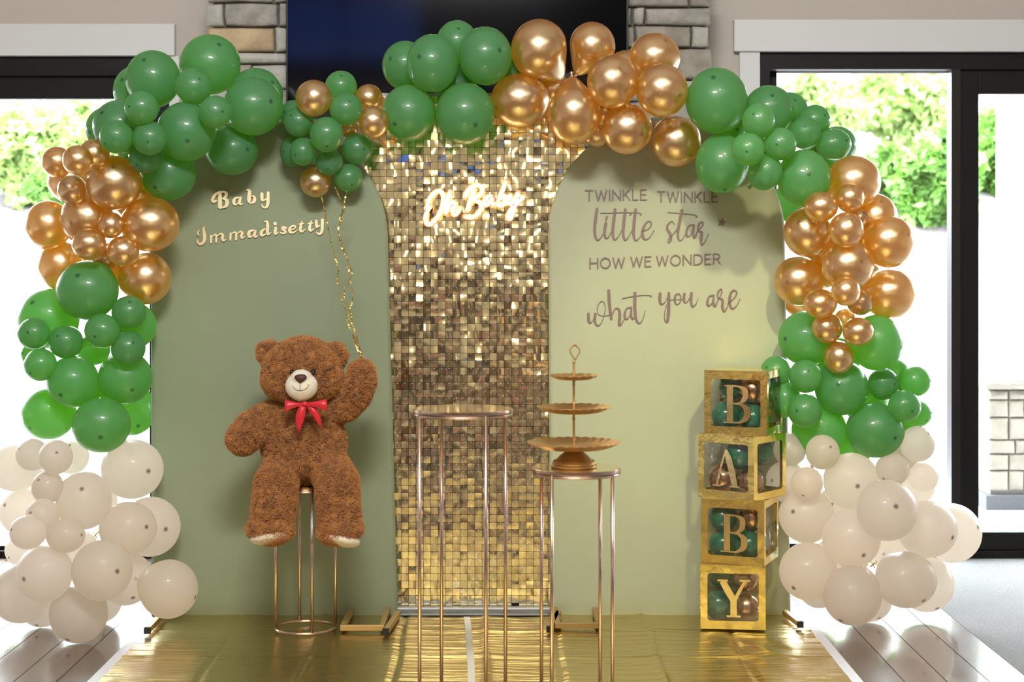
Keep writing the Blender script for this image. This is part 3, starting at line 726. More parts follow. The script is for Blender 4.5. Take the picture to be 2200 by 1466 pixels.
mb.build('acrylic_backing', M['acrylic'], neon)
# ------------------------------------------------------------ round pedestal stands
def stand(cx, cyY, top, rad, offs, label, disc=True, tube_r=.0056, mirror=True):
    root = empty('pedestal_stand', (cx, cyY, 0), label, 'stand', 'metal pedestal stands')
    t0 = .022
    if disc:
        a = MB(); a.lathe([(rad-.004, top-.0135), (rad-.001, top-.012), (rad, top-.009), (rad, top-.001), (rad-.002, top)], 64, Matrix.Translation((cx, cyY, 0)))
        a.build('top_rim', M['rosegold'], root, angle=.6)
        MB().lathe([(rad-.0035, top-.0005), (rad-.0035, top+.0008)], 64, Matrix.Translation((cx, cyY, 0))).build('tray_top', M['mirrorgold'], root, angle=.6)
    ring = MB(); R_ = rad*.965
    ring.tube([(cx+R_*math.cos(2*pi*k/48), cyY+R_*math.sin(2*pi*k/48), t0+tube_r) for k in range(48)], tube_r, 8, closed=True)
    ring.build('base_ring', M['rosegold'], root, smooth=True)
    ring = MB(); ring.tube([(cx+R_*math.cos(2*pi*k/48), cyY+R_*math.sin(2*pi*k/48), top-.018) for k in range(48)], tube_r*.8, 8, closed=True)
    ring.build('upper_ring', M['rosegold'], root, smooth=True)
    for (ox, oy) in offs:
        l = math.hypot(ox, oy); ox, oy = ox/l*R_, oy/l*R_
        lg = MB(); lg.tube([(cx+ox, cyY+oy, t0+.006), (cx+ox, cyY+oy, top-.012)], tube_r, 10)
        lg.build('leg', M['rosegold'], root, smooth=True)
    return root
Yt = 5.54; stand(wx(995, Yt), Yt, 1.0, 107.5*Yt/F, [(-94, -52), (-52, 94), (52, -94), (94, 52)], 'tallest rose gold pedestal stand with a bare mirror top, in front of the sequin wall', tube_r=.0062)
Yh = 5.58; stand(wx(1238.5, Yh), Yh, .80, 95.5*Yh/F, [(-75, 55.5), (-55.5, -75), (55.5, 75), (75, -55.5)], 'rose gold pedestal stand that carries the three-tier cake stand', tube_r=.006)
Yb = 6.68; stand(wx(657, Yb), Yb, .60, .1245, [(21, -62), (-62, -21), (-21, 62), (62, 21)], 'shortest rose gold pedestal stand, under the sitting teddy bear', tube_r=.0062)

# ------------------------------------------------------------ three-tier cake stand
YK = 5.58; kx = wx(1233, YK)
ck = empty('cake_stand', (kx, YK, .801), 'gold three-tier cake stand with scalloped plates on the shorter pedestal', 'cake stand')
px_ = YK/F
def zz_(py): return wz(py, YK)
zb = .8012; T_ = Matrix.Translation((kx, YK, 0))
MB().lathe([(48*px_, zb), (49.5*px_, zb+.003), (49.5*px_, zb+.008), (46*px_, zb+.011), (46.5*px_, zb+.015), (45*px_, zb+.019), (38*px_, zb+.027), (30*px_, zb+.039), (22*px_, zb+.049), (17*px_, zb+.054), (17.5*px_, zb+.058), (16*px_, zb+.062), (15.5*px_, zz_(966)-.006), (17*px_, zz_(966)-.002)], 48, T_).build('base', M['mattegold'], ck, angle=.5)
bd = MB()
for k in range(44):
    a = 2*pi*k/44; bd.ell((kx+43*px_*math.cos(a), YK+43*px_*math.sin(a), zb+.0215), (.0026, .0026, .0026), 6, 4)
bd.build('beading', M['mattegold'], ck, smooth=True)
def plate(pyc, rpx, depth, name='plate', n=28, off=0):
    r_ = rpx*px_; z = zz_(pyc)
    def mod(q, a): 
        k = q/r_; return q*(1+.018*abs(math.sin(a*n/2))*max(0, (k-.8)/.2))
    prof = [(.012, z-depth), (.55*r_, z-depth), (.7*r_, z-depth*.85), (.85*r_, z-depth*.45), (1.0*r_, z+.001)]
    prof2 = [(1.0*r_, z+.0035), (.85*r_, z-depth*.45+.003), (.7*r_, z-depth*.85+.003), (.55*r_, z-depth+.003), (.012, z-depth+.003)]
    seg = n*6; v = []; f = []; allp = prof+prof2
    for (q, zq) in allp:
        for k in range(seg):
            a = 2*pi*k/seg+off; m_ = mod(q, a); lift = .003*abs(math.sin(a*n/2))*max(0, (q/r_-.82)/.18)
            v.append((kx+m_*math.cos(a), YK+m_*math.sin(a), zq+lift))
    for i in range(len(allp)-1):
        for k in range(seg): f.append((i*seg+k, i*seg+(k+1) % seg, (i+1)*seg+(k+1) % seg, (i+1)*seg+k))
    f.append(tuple(range(seg-1, -1, -1))); f.append(tuple((len(allp)-1)*seg+k for k in range(seg)))
    MB().add(v, f).build(name, M['mattegold'], ck, angle=.7)
plate(953, 100, .019, n=32); plate(876.5, 78.5, .017, n=26); plate(809, 52, .011, n=18)
pole = MB(); pole.lathe([(.0042, zz_(970)), (.0042, zz_(776))], 12, T_)
for py, r_ in ((962, .008), (900, .0058), (888, .007), (826, .0055), (818, .0065), (868, .0055), (945, .006), (800, .005), (778, .0055)):
    z = zz_(py); pole.lathe([(.0042, z-.005), (r_, z-.002), (r_, z+.002), (.0042, z+.005)], 12, T_)
pole.build('pole', M['mattegold'], ck, angle=.6)
hp = [(1234, 776), (1233, 770), (1229, 764), (1226, 758), (1225, 751), (1229, 746), (1233, 741), (1236, 741), (1240, 746), (1245, 750), (1245, 757), (1242, 763), (1238, 769), (1235, 775)]
hd = MB(); q = smooth_pts([(x, y, 0) for x, y in hp], 4)
hd.tube([P(x, y, YK) for x, y, _ in q], .0026, 8)
hd.ell(P(1234.5, 741, YK), (.005, .004, .006), 10, 6); hd.build('ring_handle', M['mattegold'], ck, smooth=True)

# ------------------------------------------------------------ teddy bear
def EP(px, py, Y, rx, ry, rd): return (P(px, py, Y), (rx*Y/F, rd, ry*Y/F))
body = MB()
def E(px, py, Y, rx, ry, rd, rot=0):
    c, r_ = EP(px, py, Y, rx, ry, rd); body.ell(c, r_, 32, 20, Matrix.Rotation(math.radians(rot), 3, 'Y') if rot else None)
def limb(pts):
    pts = [(a, b, c, d, e) for a, b, c, d, e in pts]
    for i in range(len(pts)-1):
        n = 6
        for k in range(n+(i == len(pts)-2)):
            t = k/n; p = [pts[i][m]+(pts[i+1][m]-pts[i][m])*t for m in range(5)]; E(*p[:3], p[3], p[3], p[4])
YB = 6.64
E(653, 955, YB, 88, 86, .135); E(653, 905, YB+.01, 78, 55, .115); E(655, 984, YB-.01, 84, 44, .14); E(650, 878, YB, 62, 26, .09)
E(648, 799, YB-.04, 82, 66, .135); E(650, 770, YB-.03, 62, 43, .12); E(611, 815, YB-.04, 46, 42, .11); E(690, 815, YB-.04, 45, 42, .11); E(650, 838, YB-.05, 62, 26, .11)
E(579, 759, YB, 27, 25, .036, 18); E(719, 765, YB, 27, 27, .036, -18); E(592, 778, YB-.01, 24, 24, .05); E(708, 784, YB-.01, 22, 24, .05)
limb([(602, 880, YB, 24, .07), (575, 900, YB-.02, 32, .075), (545, 922, YB-.05, 37, .08), (522, 942, YB-.07, 33, .075)])
limb([(708, 888, YB, 26, .07), (742, 872, YB-.02, 30, .072), (764, 846, YB-.04, 32, .072), (776, 820, YB-.05, 29, .068), (777, 802, YB-.05, 27, .062)])
limb([(606, 1004, YB-.05, 36, .09), (593, 1040, YB-.15, 43, .085), (588, 1085, YB-.19, 43, .08), (584, 1125, YB-.21, 43, .085)])
limb([(706, 1000, YB-.05, 38, .09), (724, 1038, YB-.15, 44, .085), (728, 1085, YB-.19, 42, .08), (730, 1125, YB-.21, 43, .085)])
E(581, 1138, YB-.23, 49, 25, .10, 4); E(731, 1140, YB-.23, 47, 26, .10, -8)
tb = empty('teddy_bear', P(652, 1041, 6.68), 'large brown plush teddy bear with a red bow, one arm raised, sitting on a pedestal', 'teddy bear')
bo = body.build('plush_body', M['furbase'], tb)
bo.data.materials[0] = M['furbase']
rm = bo.modifiers.new('remesh', 'REMESH'); rm.mode = 'VOXEL'; rm.voxel_size = .0065
sm = bo.modifiers.new('smooth', 'SMOOTH'); sm.factor = .6; sm.iterations = 7
dg = bpy.context.evaluated_depsgraph_get(); dg.update()
me2 = bpy.data.meshes.new_from_object(bo.evaluated_get(dg)); bo.modifiers.clear()
me2.shade_smooth(); old = bo.data; bo.data = me2; me2.name = 'plush_body'; me2.materials.clear(); me2.materials.append(M['furbase'])
# fur strands
def fur_mat():
    m = mat('brown_plush_fur', (.27, .09, .022), .75); n = m.node_tree.nodes; L = m.node_tree.links
    hi = n.new('ShaderNodeHairInfo'); r = n.new('ShaderNodeValToRGB')
    r.color_ramp.elements[0].color = (.30, .105, .018, 1); r.color_ramp.elements[1].color = (.60, .26, .060, 1)
    tc = n.new('ShaderNodeTexCoord'); no = n.new('ShaderNodeTexNoise'); no.inputs['Scale'].default_value = 22; L.new(tc.outputs['Object'], no.inputs[0])
    ad = n.new('ShaderNodeMath'); ad.operation = 'MULTIPLY_ADD'; ad.inputs[1].default_value = .45; L.new(hi.outputs['Random'], ad.inputs[0])
    s2 = n.new('ShaderNodeMath'); s2.operation = 'MULTIPLY_ADD'; s2.inputs[1].default_value = 1.1; s2.inputs[2].default_value = -.28; L.new(no.outputs[0], s2.inputs[0]); L.new(s2.outputs[0], ad.inputs[2])
    L.new(ad.outputs[0], r.inputs[0]); L.new(r.outputs[0], n['Principled BSDF'].inputs['Base Color'])
    n['Principled BSDF'].inputs['Sheen Weight'].default_value = .3
    return m
M['fur'] = fur_mat()
nv = len(me2.vertices); co = np.empty(nv*3, dtype=np.float32); me2.vertices.foreach_get('co', co); co = co.reshape(-1, 3)
off = np.array(parent_world(bo).to_translation()); co_w = co+off
me2.calc_loop_triangles(); nt = len(me2.loop_triangles); tri = np.empty(nt*3, dtype=np.int32); me2.loop_triangles.foreach_get('vertices', tri); tri = tri.reshape(-1, 3)
nor = np.empty(nv*3, dtype=np.float32); me2.vertices.foreach_get('normal', nor) ; nor = nor.reshape(-1, 3)
A, B, C_ = co[tri[:, 0]], co[tri[:, 1]], co[tri[:, 2]]
area = np.linalg.norm(np.cross(B-A, C_-A), axis=1)
rs = np.random.RandomState(3)
NH = 95000
cen = (A+B+C_)/3+off
wgt = area*np.where(nor[tri[:, 0], 1] < .45, 1.0, .35)
# keep the muzzle and the soles clear
mz = np.array(P(648, 829, 6.46)); wgt = wgt*(np.linalg.norm((cen-mz)*np.array([1, .6, 1]), axis=1) > .058)
pi_ = rs.choice(nt, NH, p=wgt/wgt.sum()); u = rs.rand(NH, 2); s_ = u.sum(1) > 1; u[s_] = 1-u[s_]
root_p = A[pi_]+(B-A)[pi_]*u[:, :1]+(C_-A)[pi_]*u[:, 1:]
nn = nor[tri[pi_, 0]]; nn = nn/np.maximum(1e-6, np.linalg.norm(nn, axis=1))[:, None]
# tufts: neighbouring strands share a lean
cell = np.floor((root_p+off)/.016+rs.rand(NH, 3)*.5).astype(np.int64); hsh = (cell[:, 0]*73856093 ^ cell[:, 1]*19349663 ^ cell[:, 2]*83492791) % 5000
tuft = rs.normal(size=(5000, 3))[hsh]
lean = tuft*.50+rs.normal(size=(NH, 3))*.25+np.array([0, -.05, -.25])
ln = rs.uniform(.010, .019, NH)[:, None]
pts = np.zeros((NH, 4, 3), dtype=np.float32)
for k in range(4):
    t = k/3; d = nn*(1)+lean*t; d = d/np.linalg.norm(d, axis=1)[:, None]; pts[:, k] = root_p+d*ln*t-nn*.001
hc = bpy.data.hair_curves.new('fur'); hc.add_curves([4]*NH); hc.attributes['position'].data.foreach_set('vector', pts.ravel())
ra = hc.attributes.get('radius') or hc.attributes.new('radius', 'FLOAT', 'POINT'); ra.data.foreach_set('value', np.tile(np.array([.0008, .00075, .0006, .0002], dtype=np.float32), NH))
hc.materials.append(M['fur'])
fu = bpy.data.objects.new('fur', hc); COL.objects.link(fu); fu.parent = tb; fu.matrix_parent_inverse = bo.matrix_parent_inverse.copy(); fu['kind'] = 'stuff'
# face
YM = 6.445
m_ = MB(); c, r_ = EP(648, 830, YM+.03, 35, 32, .062); m_.ell(c, r_, 32, 20); c, r_ = EP(648, 812, YM+.03, 24, 19, .066); m_.ell(c, r_, 28, 16); c, r_ = EP(648, 845, YM+.035, 24, 18, .055); m_.ell(c, r_, 24, 14)
mo = m_.build('muzzle', M['muzzle'], tb)
rm = mo.modifiers.new('remesh', 'REMESH'); rm.mode = 'VOXEL'; rm.voxel_size = .003; rm.use_smooth_shade = True
sm = mo.modifiers.new('smooth', 'SMOOTH'); sm.factor = .6; sm.iterations = 8
# nose: rounded triangle
v = []; f = []
out = [(632, 811), (634.5, 807), (641, 804.5), (648, 804), (655, 805), (659, 809), (659, 812), (655.5, 817), (650, 821.5), (645, 824), (640, 821.5), (635, 816.5)]
YNs = YM-.031
for ring, (k, dy) in enumerate(((1.0, .010), (.97, -.002), (.75, -.009), (.35, -.013))):
    for (x, y) in out: v.append(P(646+(x-646)*k, 813.5+(y-813.5)*k, YNs+dy))
v.append(P(646, 813, YNs-.0135)); N_ = len(out)
for a in range(3):
    for k in range(N_): f.append((a*N_+k, (a+1)*N_+k, (a+1)*N_+(k+1) % N_, a*N_+(k+1) % N_))
for k in range(N_): f.append((3*N_+k, len(v)-1, 3*N_+(k+1) % N_))
MB().add(v, f).build('nose', M['nose'], tb, smooth=True)
mouth = MB()
dgm = bpy.context.evaluated_depsgraph_get(); dgm.update()
from mathutils.bvhtree import BVHTree
me_e = mo.evaluated_get(dgm); me_m = me_e.to_mesh(); Wm = parent_world(mo)
bvh = BVHTree.FromPolygons([Wm @ a.co for a in me_m.vertices], [tuple(p.vertices) for p in me_m.polygons])
def onm(px, py):
    o = Vector((0, 0, CAMZ)); d = (P(px, py, 6)-o).normalized(); h = bvh.ray_cast(o, d); return (h[0]-d*.0006) if h[0] else P(px, py, YM-.03)
mouth.tube([onm(644.5, y) for y in range(824, 841, 2)], .0011, 6)
mouth.tube([onm(x, y) for x, y, _ in smooth_pts([(629, 829, 0), (631, 834, 0), (637, 838.5, 0), (645, 840, 0), (653, 838.5, 0), (660, 833.5, 0), (663.5, 826, 0)], 4)], .0010, 6)
mouth.build('stitched_mouth', M['thread'], tb)
for (x, y) in ((627, 799.5), (673.5, 798)):
    e = MB(); c, r_ = EP(x, y, 6.462, 5.2, 5.0, .011); e.ell(c, r_, 20, 12); e.build('eye', M['eye'], tb, smooth=True)
for (x, y, rx, rot) in ((580, 1153, 44, -10), (732, 1157, 43, 15)):
    e = MB(); c = P(x, y, YB-.25); e.ell(c, (rx*6.4/F, .086, 17*6.4/F), 32, 14, Matrix.Rotation(math.radians(rot), 3, 'Y') @ Matrix.Rotation(math.radians(-9), 3, 'X')); e.build('foot_pad', M['muzzle'], tb, smooth=True)
# bow
YW_ = 6.455
def strip(mb, pts, wv, th=.0012):
    """flat ribbon: pts centre line, wv half-width vectors per point"""
    v = []; f = []
    for p, w_ in zip(pts, wv):
        p = Vector(p); w_ = Vector(w_); v += [p-w_, p+w_, p-w_+Vector((0, th, 0)), p+w_+Vector((0, th, 0))]
    for i in range(len(pts)-1): a = 4*i; b = a+4; f += [(a, a+1, b+1, b), (a+2, b+2, b+3, a+3), (a, b, b+2, a+2), (a+1, a+3, b+3, b+1)]
    f += [(0, 2, 3, 1), (len(v)-4, len(v)-3, len(v)-1, len(v)-2)]
    mb.add(v, f)
bow = empty('ribbon_bow', P(654, 866, YW_)); bow.parent = tb; bow.matrix_parent_inverse = parent_inv(tb)
def loop(xe, sgn, name):
    mb = MB(); pts = []; wv = []
    for k in range(15):
        a = pi*k/14; d = math.sin(a); x = 654+(xe-654)*d**.7; dep = -.022*math.cos(a)*d**.5*1.0
        h = (3+10.5*d**1.3)*YW_/F; yc = 868.5+ (4.5*d if sgn < 0 else 2.0*d)
        p = P(x, yc, YW_); p.y += dep-.004; pts.append(p); wv.append((-.002*sgn*d, .003*d, h))
    strip(mb, pts, wv); mb.build(name, M['red'], bow, smooth=True)
loop(612, -1, 'bow_loop'); loop(703, 1, 'bow_loop')
mb = MB(); strip(mb, [P(x, y, YW_-.012-i*.001) for i, (x, y) in enumerate([(652, 869), (648, 882), (644.5, 898), (642.5, 912), (641.5, 933)])], [(w_*YW_/F, 0, -.002) for w_ in (5, 9, 9.5, 7, .8)]); mb.build('ribbon_tail', M['red'], bow, smooth=True)
mb = MB(); strip(mb, [P(x, y, YW_-.010-i*.001) for i, (x, y) in enumerate([(662, 869), (671, 881), (679, 893), (685, 905), (690, 918)])], [(w_*YW_/F, .001, .0015) for w_ in (4, 8, 8, 5, 1.5)]); mb.build('ribbon_tail', M['red'], bow, smooth=True)
e = MB(); c, r_ = EP(655, 868, YW_-.012, 6, 5.5, .010); e.ell(c, r_, 14, 10); e.build('bow_knot', M['red'], bow, smooth=True)

# ------------------------------------------------------------ gold ribbons from the balloon bunch to the paw
def rib(name, pts, label, seed):
    rr_ = random.Random(seed); q = smooth_pts([(x, y, Y) for x, y, Y in pts], 8); v = []; f = []
    for i, (x, y, Y) in enumerate(q):
        a = i*.55+seed+math.sin(i*.3)*1.2; w_ = Vector((math.cos(a), math.sin(a), .15))*.0036; p = P(x, y, Y)
        v += [p-w_, p+w_, p-w_+Vector((.0004, .0005, 0)), p+w_+Vector((.0004, .0005, 0))]
    for i in range(len(q)-1): a = 4*i; b = a+4; f += [(a, a+1, b+1, b), (a+2, b+2, b+3, a+3), (a, b, b+2, a+2), (a+1, a+3, b+3, b+1)]
    return tag(MB().add(v, f).build(name, M['ribbon'], smooth=False), label, 'ribbon', 'gold curling ribbons held by the bear')
rib('curling_ribbon', [(690, 420, 6.76), (698, 455, 6.78), (705, 490, 6.78), (711, 520, 6.77), (719, 550, 6.76), (727, 582, 6.74), (724, 600, 6.72), (731, 635, 6.70), (743, 668, 6.66), (757, 700, 6.62), (768, 735, 6.60), (778, 772, 6.58)], 'straighter gold ribbon hanging from the single gold balloon down to the paw', 1)
rib('curling_ribbon', [(720, 402, 6.76), (728, 422, 6.78), (740, 446, 6.80), (733, 470, 6.79), (727, 498, 6.78), (736, 525, 6.77), (748, 562, 6.75), (756, 590, 6.72), (742, 618, 6.72), (740, 640, 6.70), (752, 665, 6.67), (757, 695, 6.63), (766, 725, 6.60), (779, 774, 6.58)], 'wavy gold ribbon on the right, curling between the bunch and the paw', 2)
rib('curling_ribbon', [(745, 410, 6.80), (738, 445, 6.80), (729, 480, 6.80), (730, 520, 6.78), (744, 555, 6.76), (752, 600, 6.73), (758, 640, 6.70), (750, 668, 6.67), (746, 690, 6.64), (758, 720, 6.61), (776, 772, 6.59)], 'thin curled gold ribbon end hanging loosest above the bear', 3)

# ------------------------------------------------------------ BABY boxes
S = .1285; YBX = 6.80
SER = {
 'B': [[(-.26,.5),(-.12,.5),(-.12,-.5),(-.26,-.5)], 'st'],
}
def letter_mesh(ch, h):
    """serif capital as strokes in a unit box; returns list of strokes with pen width"""
    if ch == 'B': return [[(-.17,.46,.17),(-.17,0,.17),(-.17,-.46,.17)], [(-.34,.485,.035),(-.10,.485,.05),(.10,.47,.05),(.27,.38,.14),(.27,.16,.14),(.10,.03,.05),(-.12,.02,.04)], [(-.10,.02,.04),(.14,0,.06),(.32,-.12,.16),(.32,-.34,.16),(.12,-.475,.06),(-.12,-.485,.045),(-.36,-.485,.035)]]
    if ch == 'A': return [[(0,.48,.05),(-.14,.1,.06),(-.30,-.45,.06)], [(0,.50,.08),(.10,.25,.18),(.30,-.46,.18)], [(-.20,-.12,.05),(.17,-.12,.05)], [(-.44,-.475,.045),(-.17,-.475,.045)], [(.13,-.475,.045),(.47,-.475,.045)]]
    return [[(-.32,.46,.17),(-.15,.18,.18),(0,-.05,.17)], [(.33,.46,.07),(.17,.2,.09),(.03,-.05,.10)], [(0,0,.17),(0,-.22,.17),(0,-.46,.17)], [(-.46,.475,.05),(-.16,.475,.05)], [(.17,.475,.05),(.48,.475,.05)], [(-.20,-.475,.05),(.20,-.475,.05)]]
def face_frame(mb, Mx, s, fx, fz, d=.0):
    """square plate with a rounded square hole, thickness .0015, outward +z of Mx is the face normal"""
    k = 6; rr = .012; hx, hz = s-fx, s-fz; inner = []
    for (qx, qz, a0) in ((1, 1, 0), (-1, 1, 90), (-1, -1, 180), (1, -1, 270)):
        for i in range(k+1): a = math.radians(a0+90*i/k); inner.append((qx*(hx-rr)+rr*math.cos(a), qz*(hz-rr)+rr*math.sin(a)))
    n = len(inner); outer = []
    for (x, z) in inner:
        t = max(abs(x)/hx, abs(z)/hz); ox, oz = x/hx, z/hz; m = max(abs(ox), abs(oz)); outer.append((ox/m*s, oz/m*s))
    crn = []
    v = []; f = []
    for (x, z) in inner: v.append(Mx @ Vector((x, z, d)))
    for (x, z) in outer: v.append(Mx @ Vector((x, z, d)))
    for (x, z) in inner: v.append(Mx @ Vector((x, z, d-.0015)))
    for i in range(n): j = (i+1) % n; f += [(i, n+i, n+j, j), (2*n+i, i, j, 2*n+j)]
    mb.add(v, f)
def baby_box(idx, ch, zc, pxc, rot, label, bow_=0):
    th = -math.radians(rot); c, s_ = math.cos(th), math.sin(th)
    # front-right corner (S,-S)
    cxx = c*S+s_*S; cyy = s_*S-c*S
    X = (pxc-1100)*(YBX+cyy)/F-cxx
    ctr = Vector((X, YBX, zc)); W = Matrix.Translation(ctr) @ Matrix.Rotation(th, 4, 'Z')
    root = empty('letter_box', (X, YBX, zc-S), label, 'box', 'stacked gold letter boxes')
    faces = [('front', Matrix.Rotation(pi/2, 4, 'X')), ('right', Matrix.Rotation(pi/2, 4, 'Z') @ Matrix.Rotation(pi/2, 4, 'X')),
             ('back', Matrix.Rotation(pi, 4, 'Z') @ Matrix.Rotation(pi/2, 4, 'X')), ('left', Matrix.Rotation(-pi/2, 4, 'Z') @ Matrix.Rotation(pi/2, 4, 'X'))]
    for nm, Rm in faces:
        Mx = W @ Rm @ Matrix.Translation((0, 0, S))
        mb = MB(); face_frame(mb, Mx, S, .027, .034 if nm == 'front' else .030)
        p = mb.build('frame_panel', M['foil'], root)
        q = MB(); hx = S-.020
        q.add([Mx @ Vector((-hx, -hx, -.003)), Mx @ Vector((hx, -hx, -.003)), Mx @ Vector((hx, hx, -.003)), Mx @ Vector((-hx, hx, -.003))], [(0, 1, 2, 3)])
        q.build('clear_window', M['film'], p)
    for sg, nm in ((-1, 'bottom_panel'), (1, 'lid_panel')):
        MB().box(-S, S, -S, S, sg*(S-.001)-.001, sg*(S-.001)+.001, W).build(nm, M['foil'] if sg > 0 else M['card'], root)
    Mx = W @ faces[0][1] @ Matrix.Translation((.002, -.004, S+.0015)); mb = MB(); h = .150
    for st in letter_mesh(ch, h): stroke_mesh(mb, [(a*h*.92, b*h, w_*h) for a, b, w_ in st], lambda x, y, d: Mx @ Vector((x, y, d)), .003, 1.0, cap=False) if False else letter_stroke(mb, st, h, Mx)
    mb.build('letter', M['foilletter'], root)
    return W
def letter_stroke(mb, st, h, Mx):
    global _ls; _ls = (_ls+1) % 5
    p = smooth_pts([(a*h*.92, b*h, w_*h) for a, b, w_ in st], 6) if len(st) > 3 else [(a*h*.92, b*h, w_*h) for a, b, w_ in st]
    v = []; f = []; n = len(p); z = .0025+_ls*.0001
    for i in range(n):
        a = p[max(0, i-1)]; b = p[min(n-1, i+1)]; tx, ty = b[0]-a[0], b[1]-a[1]; l = math.hypot(tx, ty) or 1; tx /= l; ty /= l; hw = p[i][2]/2
        L_ = (p[i][0]-ty*hw, p[i][1]+tx*hw); R_ = (p[i][0]+ty*hw, p[i][1]-tx*hw)
        v += [Mx @ Vector((*L_, z)), Mx @ Vector((*R_, z)), Mx @ Vector((*L_, 0)), Mx @ Vector((*R_, 0))]
    for i in range(n-1): a = 4*i; b = a+4; f += [(a, a+1, b+1, b), (a, b, b+2, a+2), (a+1, a+3, b+3, b+1)]
    f += [(0, 2, 3, 1), (len(v)-4, len(v)-3, len(v)-1, len(v)-2)]
    mb.add(v, f)
_ls = 0
BW = []
specs = [('Y', 1645, 6, 'bottom gold letter box of the stack, marked Y'), ('B', 1642, 21.4, 'gold letter box marked B standing directly on the Y box'),
         ('A', 1620, 38, 'gold letter box marked A, turned most to the side'), ('B', 1648, 22.5, 'topmost gold letter box of the stack, marked B')]
for i, (ch, pxc, rot, lb) in enumerate(specs):
    BW.append(baby_box(i, ch, .0205+S+i*(2*S+.0005), pxc, rot, lb))
# ------------------------------------------------------------ balloons
# (x, y, rx, ry, colour, words that single it out, options); options: t=(u,v) tip on the disc, n=neck stretch, B=behind the arch panel
G, W_, O_ = 'green', 'white', 'gold'
CL = []
def cluster(key, place, rows): CL.append((key, place, rows))
cluster('TL', 'top left green cluster', [
 (304,232,37,37,G,'in front of the big balloon under the black door header',{}), (250,294.5,36,36,G,'at the lower left edge of the top left cluster',{}),
 (321.6,297,37,37,G,'lowest small one, above the dark green balloon, top left cluster',{'t':(.1,.3)}), (415.5,186.5,40,39.5,G,'below the topmost balloon of the top left cluster',{}),
 (462.6,241,35,36,G,'at the middle of the top left cluster, touching three big ones',{}),
 (312,338,35.5,35,G,'half hidden under two small ones, beside the gold balloon',{'L':.5}),
 (400,282.5,62.5,64.5,G,'at the centre of the top left cluster',{'L':1}), (543.6,228.5,64,63,G,'rightmost of the top left cluster, beside the television',{'t':(.7,-.1),'L':1}),
 (451.5,139,65,65,G,'topmost of the whole left side, against the stone column',{'L':1.3}), (328.5,170,58.5,62,G,'overlapping the white header board on the left',{'L':1.3}),
 (258,272,58,58,G,'at the left edge of the top left cluster, over the window',{'t':(-.5,-.45),'L':1.3}),
 (498,323,56,54,G,'hanging lowest on the right of the top left cluster, over the arch',{'L':1.6}), (362,372,60,59,G,'directly above the gold cluster and left of the word BABY',{'L':1.2}),
 (550,204,58,58,G,'peeking out behind the rightmost one, over the stone column',{'L':2}), (300,195,56,56,G,'peeking out left under the black door header',{'L':2}),
 (236,278,52,50,G,'peeking out furthest left of the top left cluster',{'L':2}), (298,322,46,48,G,'filling the gap behind the lower small ones, top left',{'L':2.2})])
cluster('GL', 'upper left gold cluster', [
 (123,349,33.5,34,O_,'furthest left of the three in the top row, left side',{}), (167,344.5,32.5,32.5,O_,'in the middle of the top row, left side',{'L':-.1}),
 (202,331,33,32,O_,'tucked under the green cluster, right end of the top row',{'L':.6}), (155,408.5,31.5,32,O_,'below the top row and left of the big one',{}),
 (238,484,27.5,28.5,O_,'smallest visible one at the centre of the left gold cluster',{}), (191,524.5,37,34,O_,'lower left of the front small ones, just above the green',{'L':-.1}),
 (264.5,539.5,34.5,33,O_,'lower right of the front small ones',{}), (226,556,26,26,O_,'wedged behind the two lowest small ones',{'L':.8}),
 (245,393.5,59,59,O_,'uppermost big one of the left gold cluster',{'L':1}), (322,482,63,59,O_,'against the sage arch, beside the surname lettering',{'L':1.2}),
 (187,470,57,57,O_,'at the middle of the left gold cluster behind small ones',{'L':1.3}), (311,598,57,57,O_,'lowest one, half over the sage arch edge',{'L':1.3}),
 (104,484,50,53,O_,'glowing orange in the window light, upper left edge',{'L':1.6}), (131,570,50,54,O_,'glowing orange in the window light, above the lime balloon',{'L':1.6}),
 (150,388,48,48,O_,'glowing orange behind the small ones near the window foliage',{'L':2}), (292,428,50,50,O_,'orange sliver behind the two biggest of the left cluster',{'L':2}),
 (235,570,55,50,O_,'deep in the gap behind the lowest small ones, left',{'L':2.2})])
cluster('LM', 'middle left green cluster', [
 (73,717,35,34,G,'leftmost of the upper row, middle left cluster',{'t':(-.1,-.1)}), (142,735,36.5,36,G,'second from the window in the middle left cluster',{}),
 (220,711,38,37,G,'at the centre of the middle left cluster',{'t':(-.2,.3)}), (277,671.5,37,35.5,G,'highest on the right, below the lowest gold balloon',{}),
 (275,748,37,38,G,'rightmost of the lower row, middle left cluster',{'L':.2}), (87,784,35,35,G,'lowest on the left, middle left cluster',{'t':(-.4,.5)}),
 (188,624,66.5,64.5,G,'biggest front one, topping the middle left cluster',{'t':(-.1,-.5),'L':.7}), (218,913,62,60,G,'hanging lowest of the left greens, above the cream ones',{'t':(.2,.35),'L':.8}),
 (157,820.5,56,56.5,G,'left one of the middle pair, left side',{'L':1}), (269,812,58,57,G,'right one of the middle pair, beside the sage arch',{'L':1.1}),
 (105,685,65,65,G,'bright lime in the window light, behind the biggest one',{'L':1.6}), (105,888,58,57,G,'bright lime in the window light, above the cream balloons',{'L':1.6}),
 (286,700,50,50,G,'peeking out on the right over the sage arch edge',{'L':1.8}), (281,880,55,56,G,'bright lime, cut off by the edge of the sage arch',{'L':2.5,'B':1}),
 (72,760,27,27,G,'barely peeking out at the far left between small ones',{'L':2}), (200,752,36,34,G,'dark in the gap under the central small one',{'L':2}),
 (205,850,42,40,G,'bright lime sliver between the middle pair and the lowest one',{'L':2.2})])
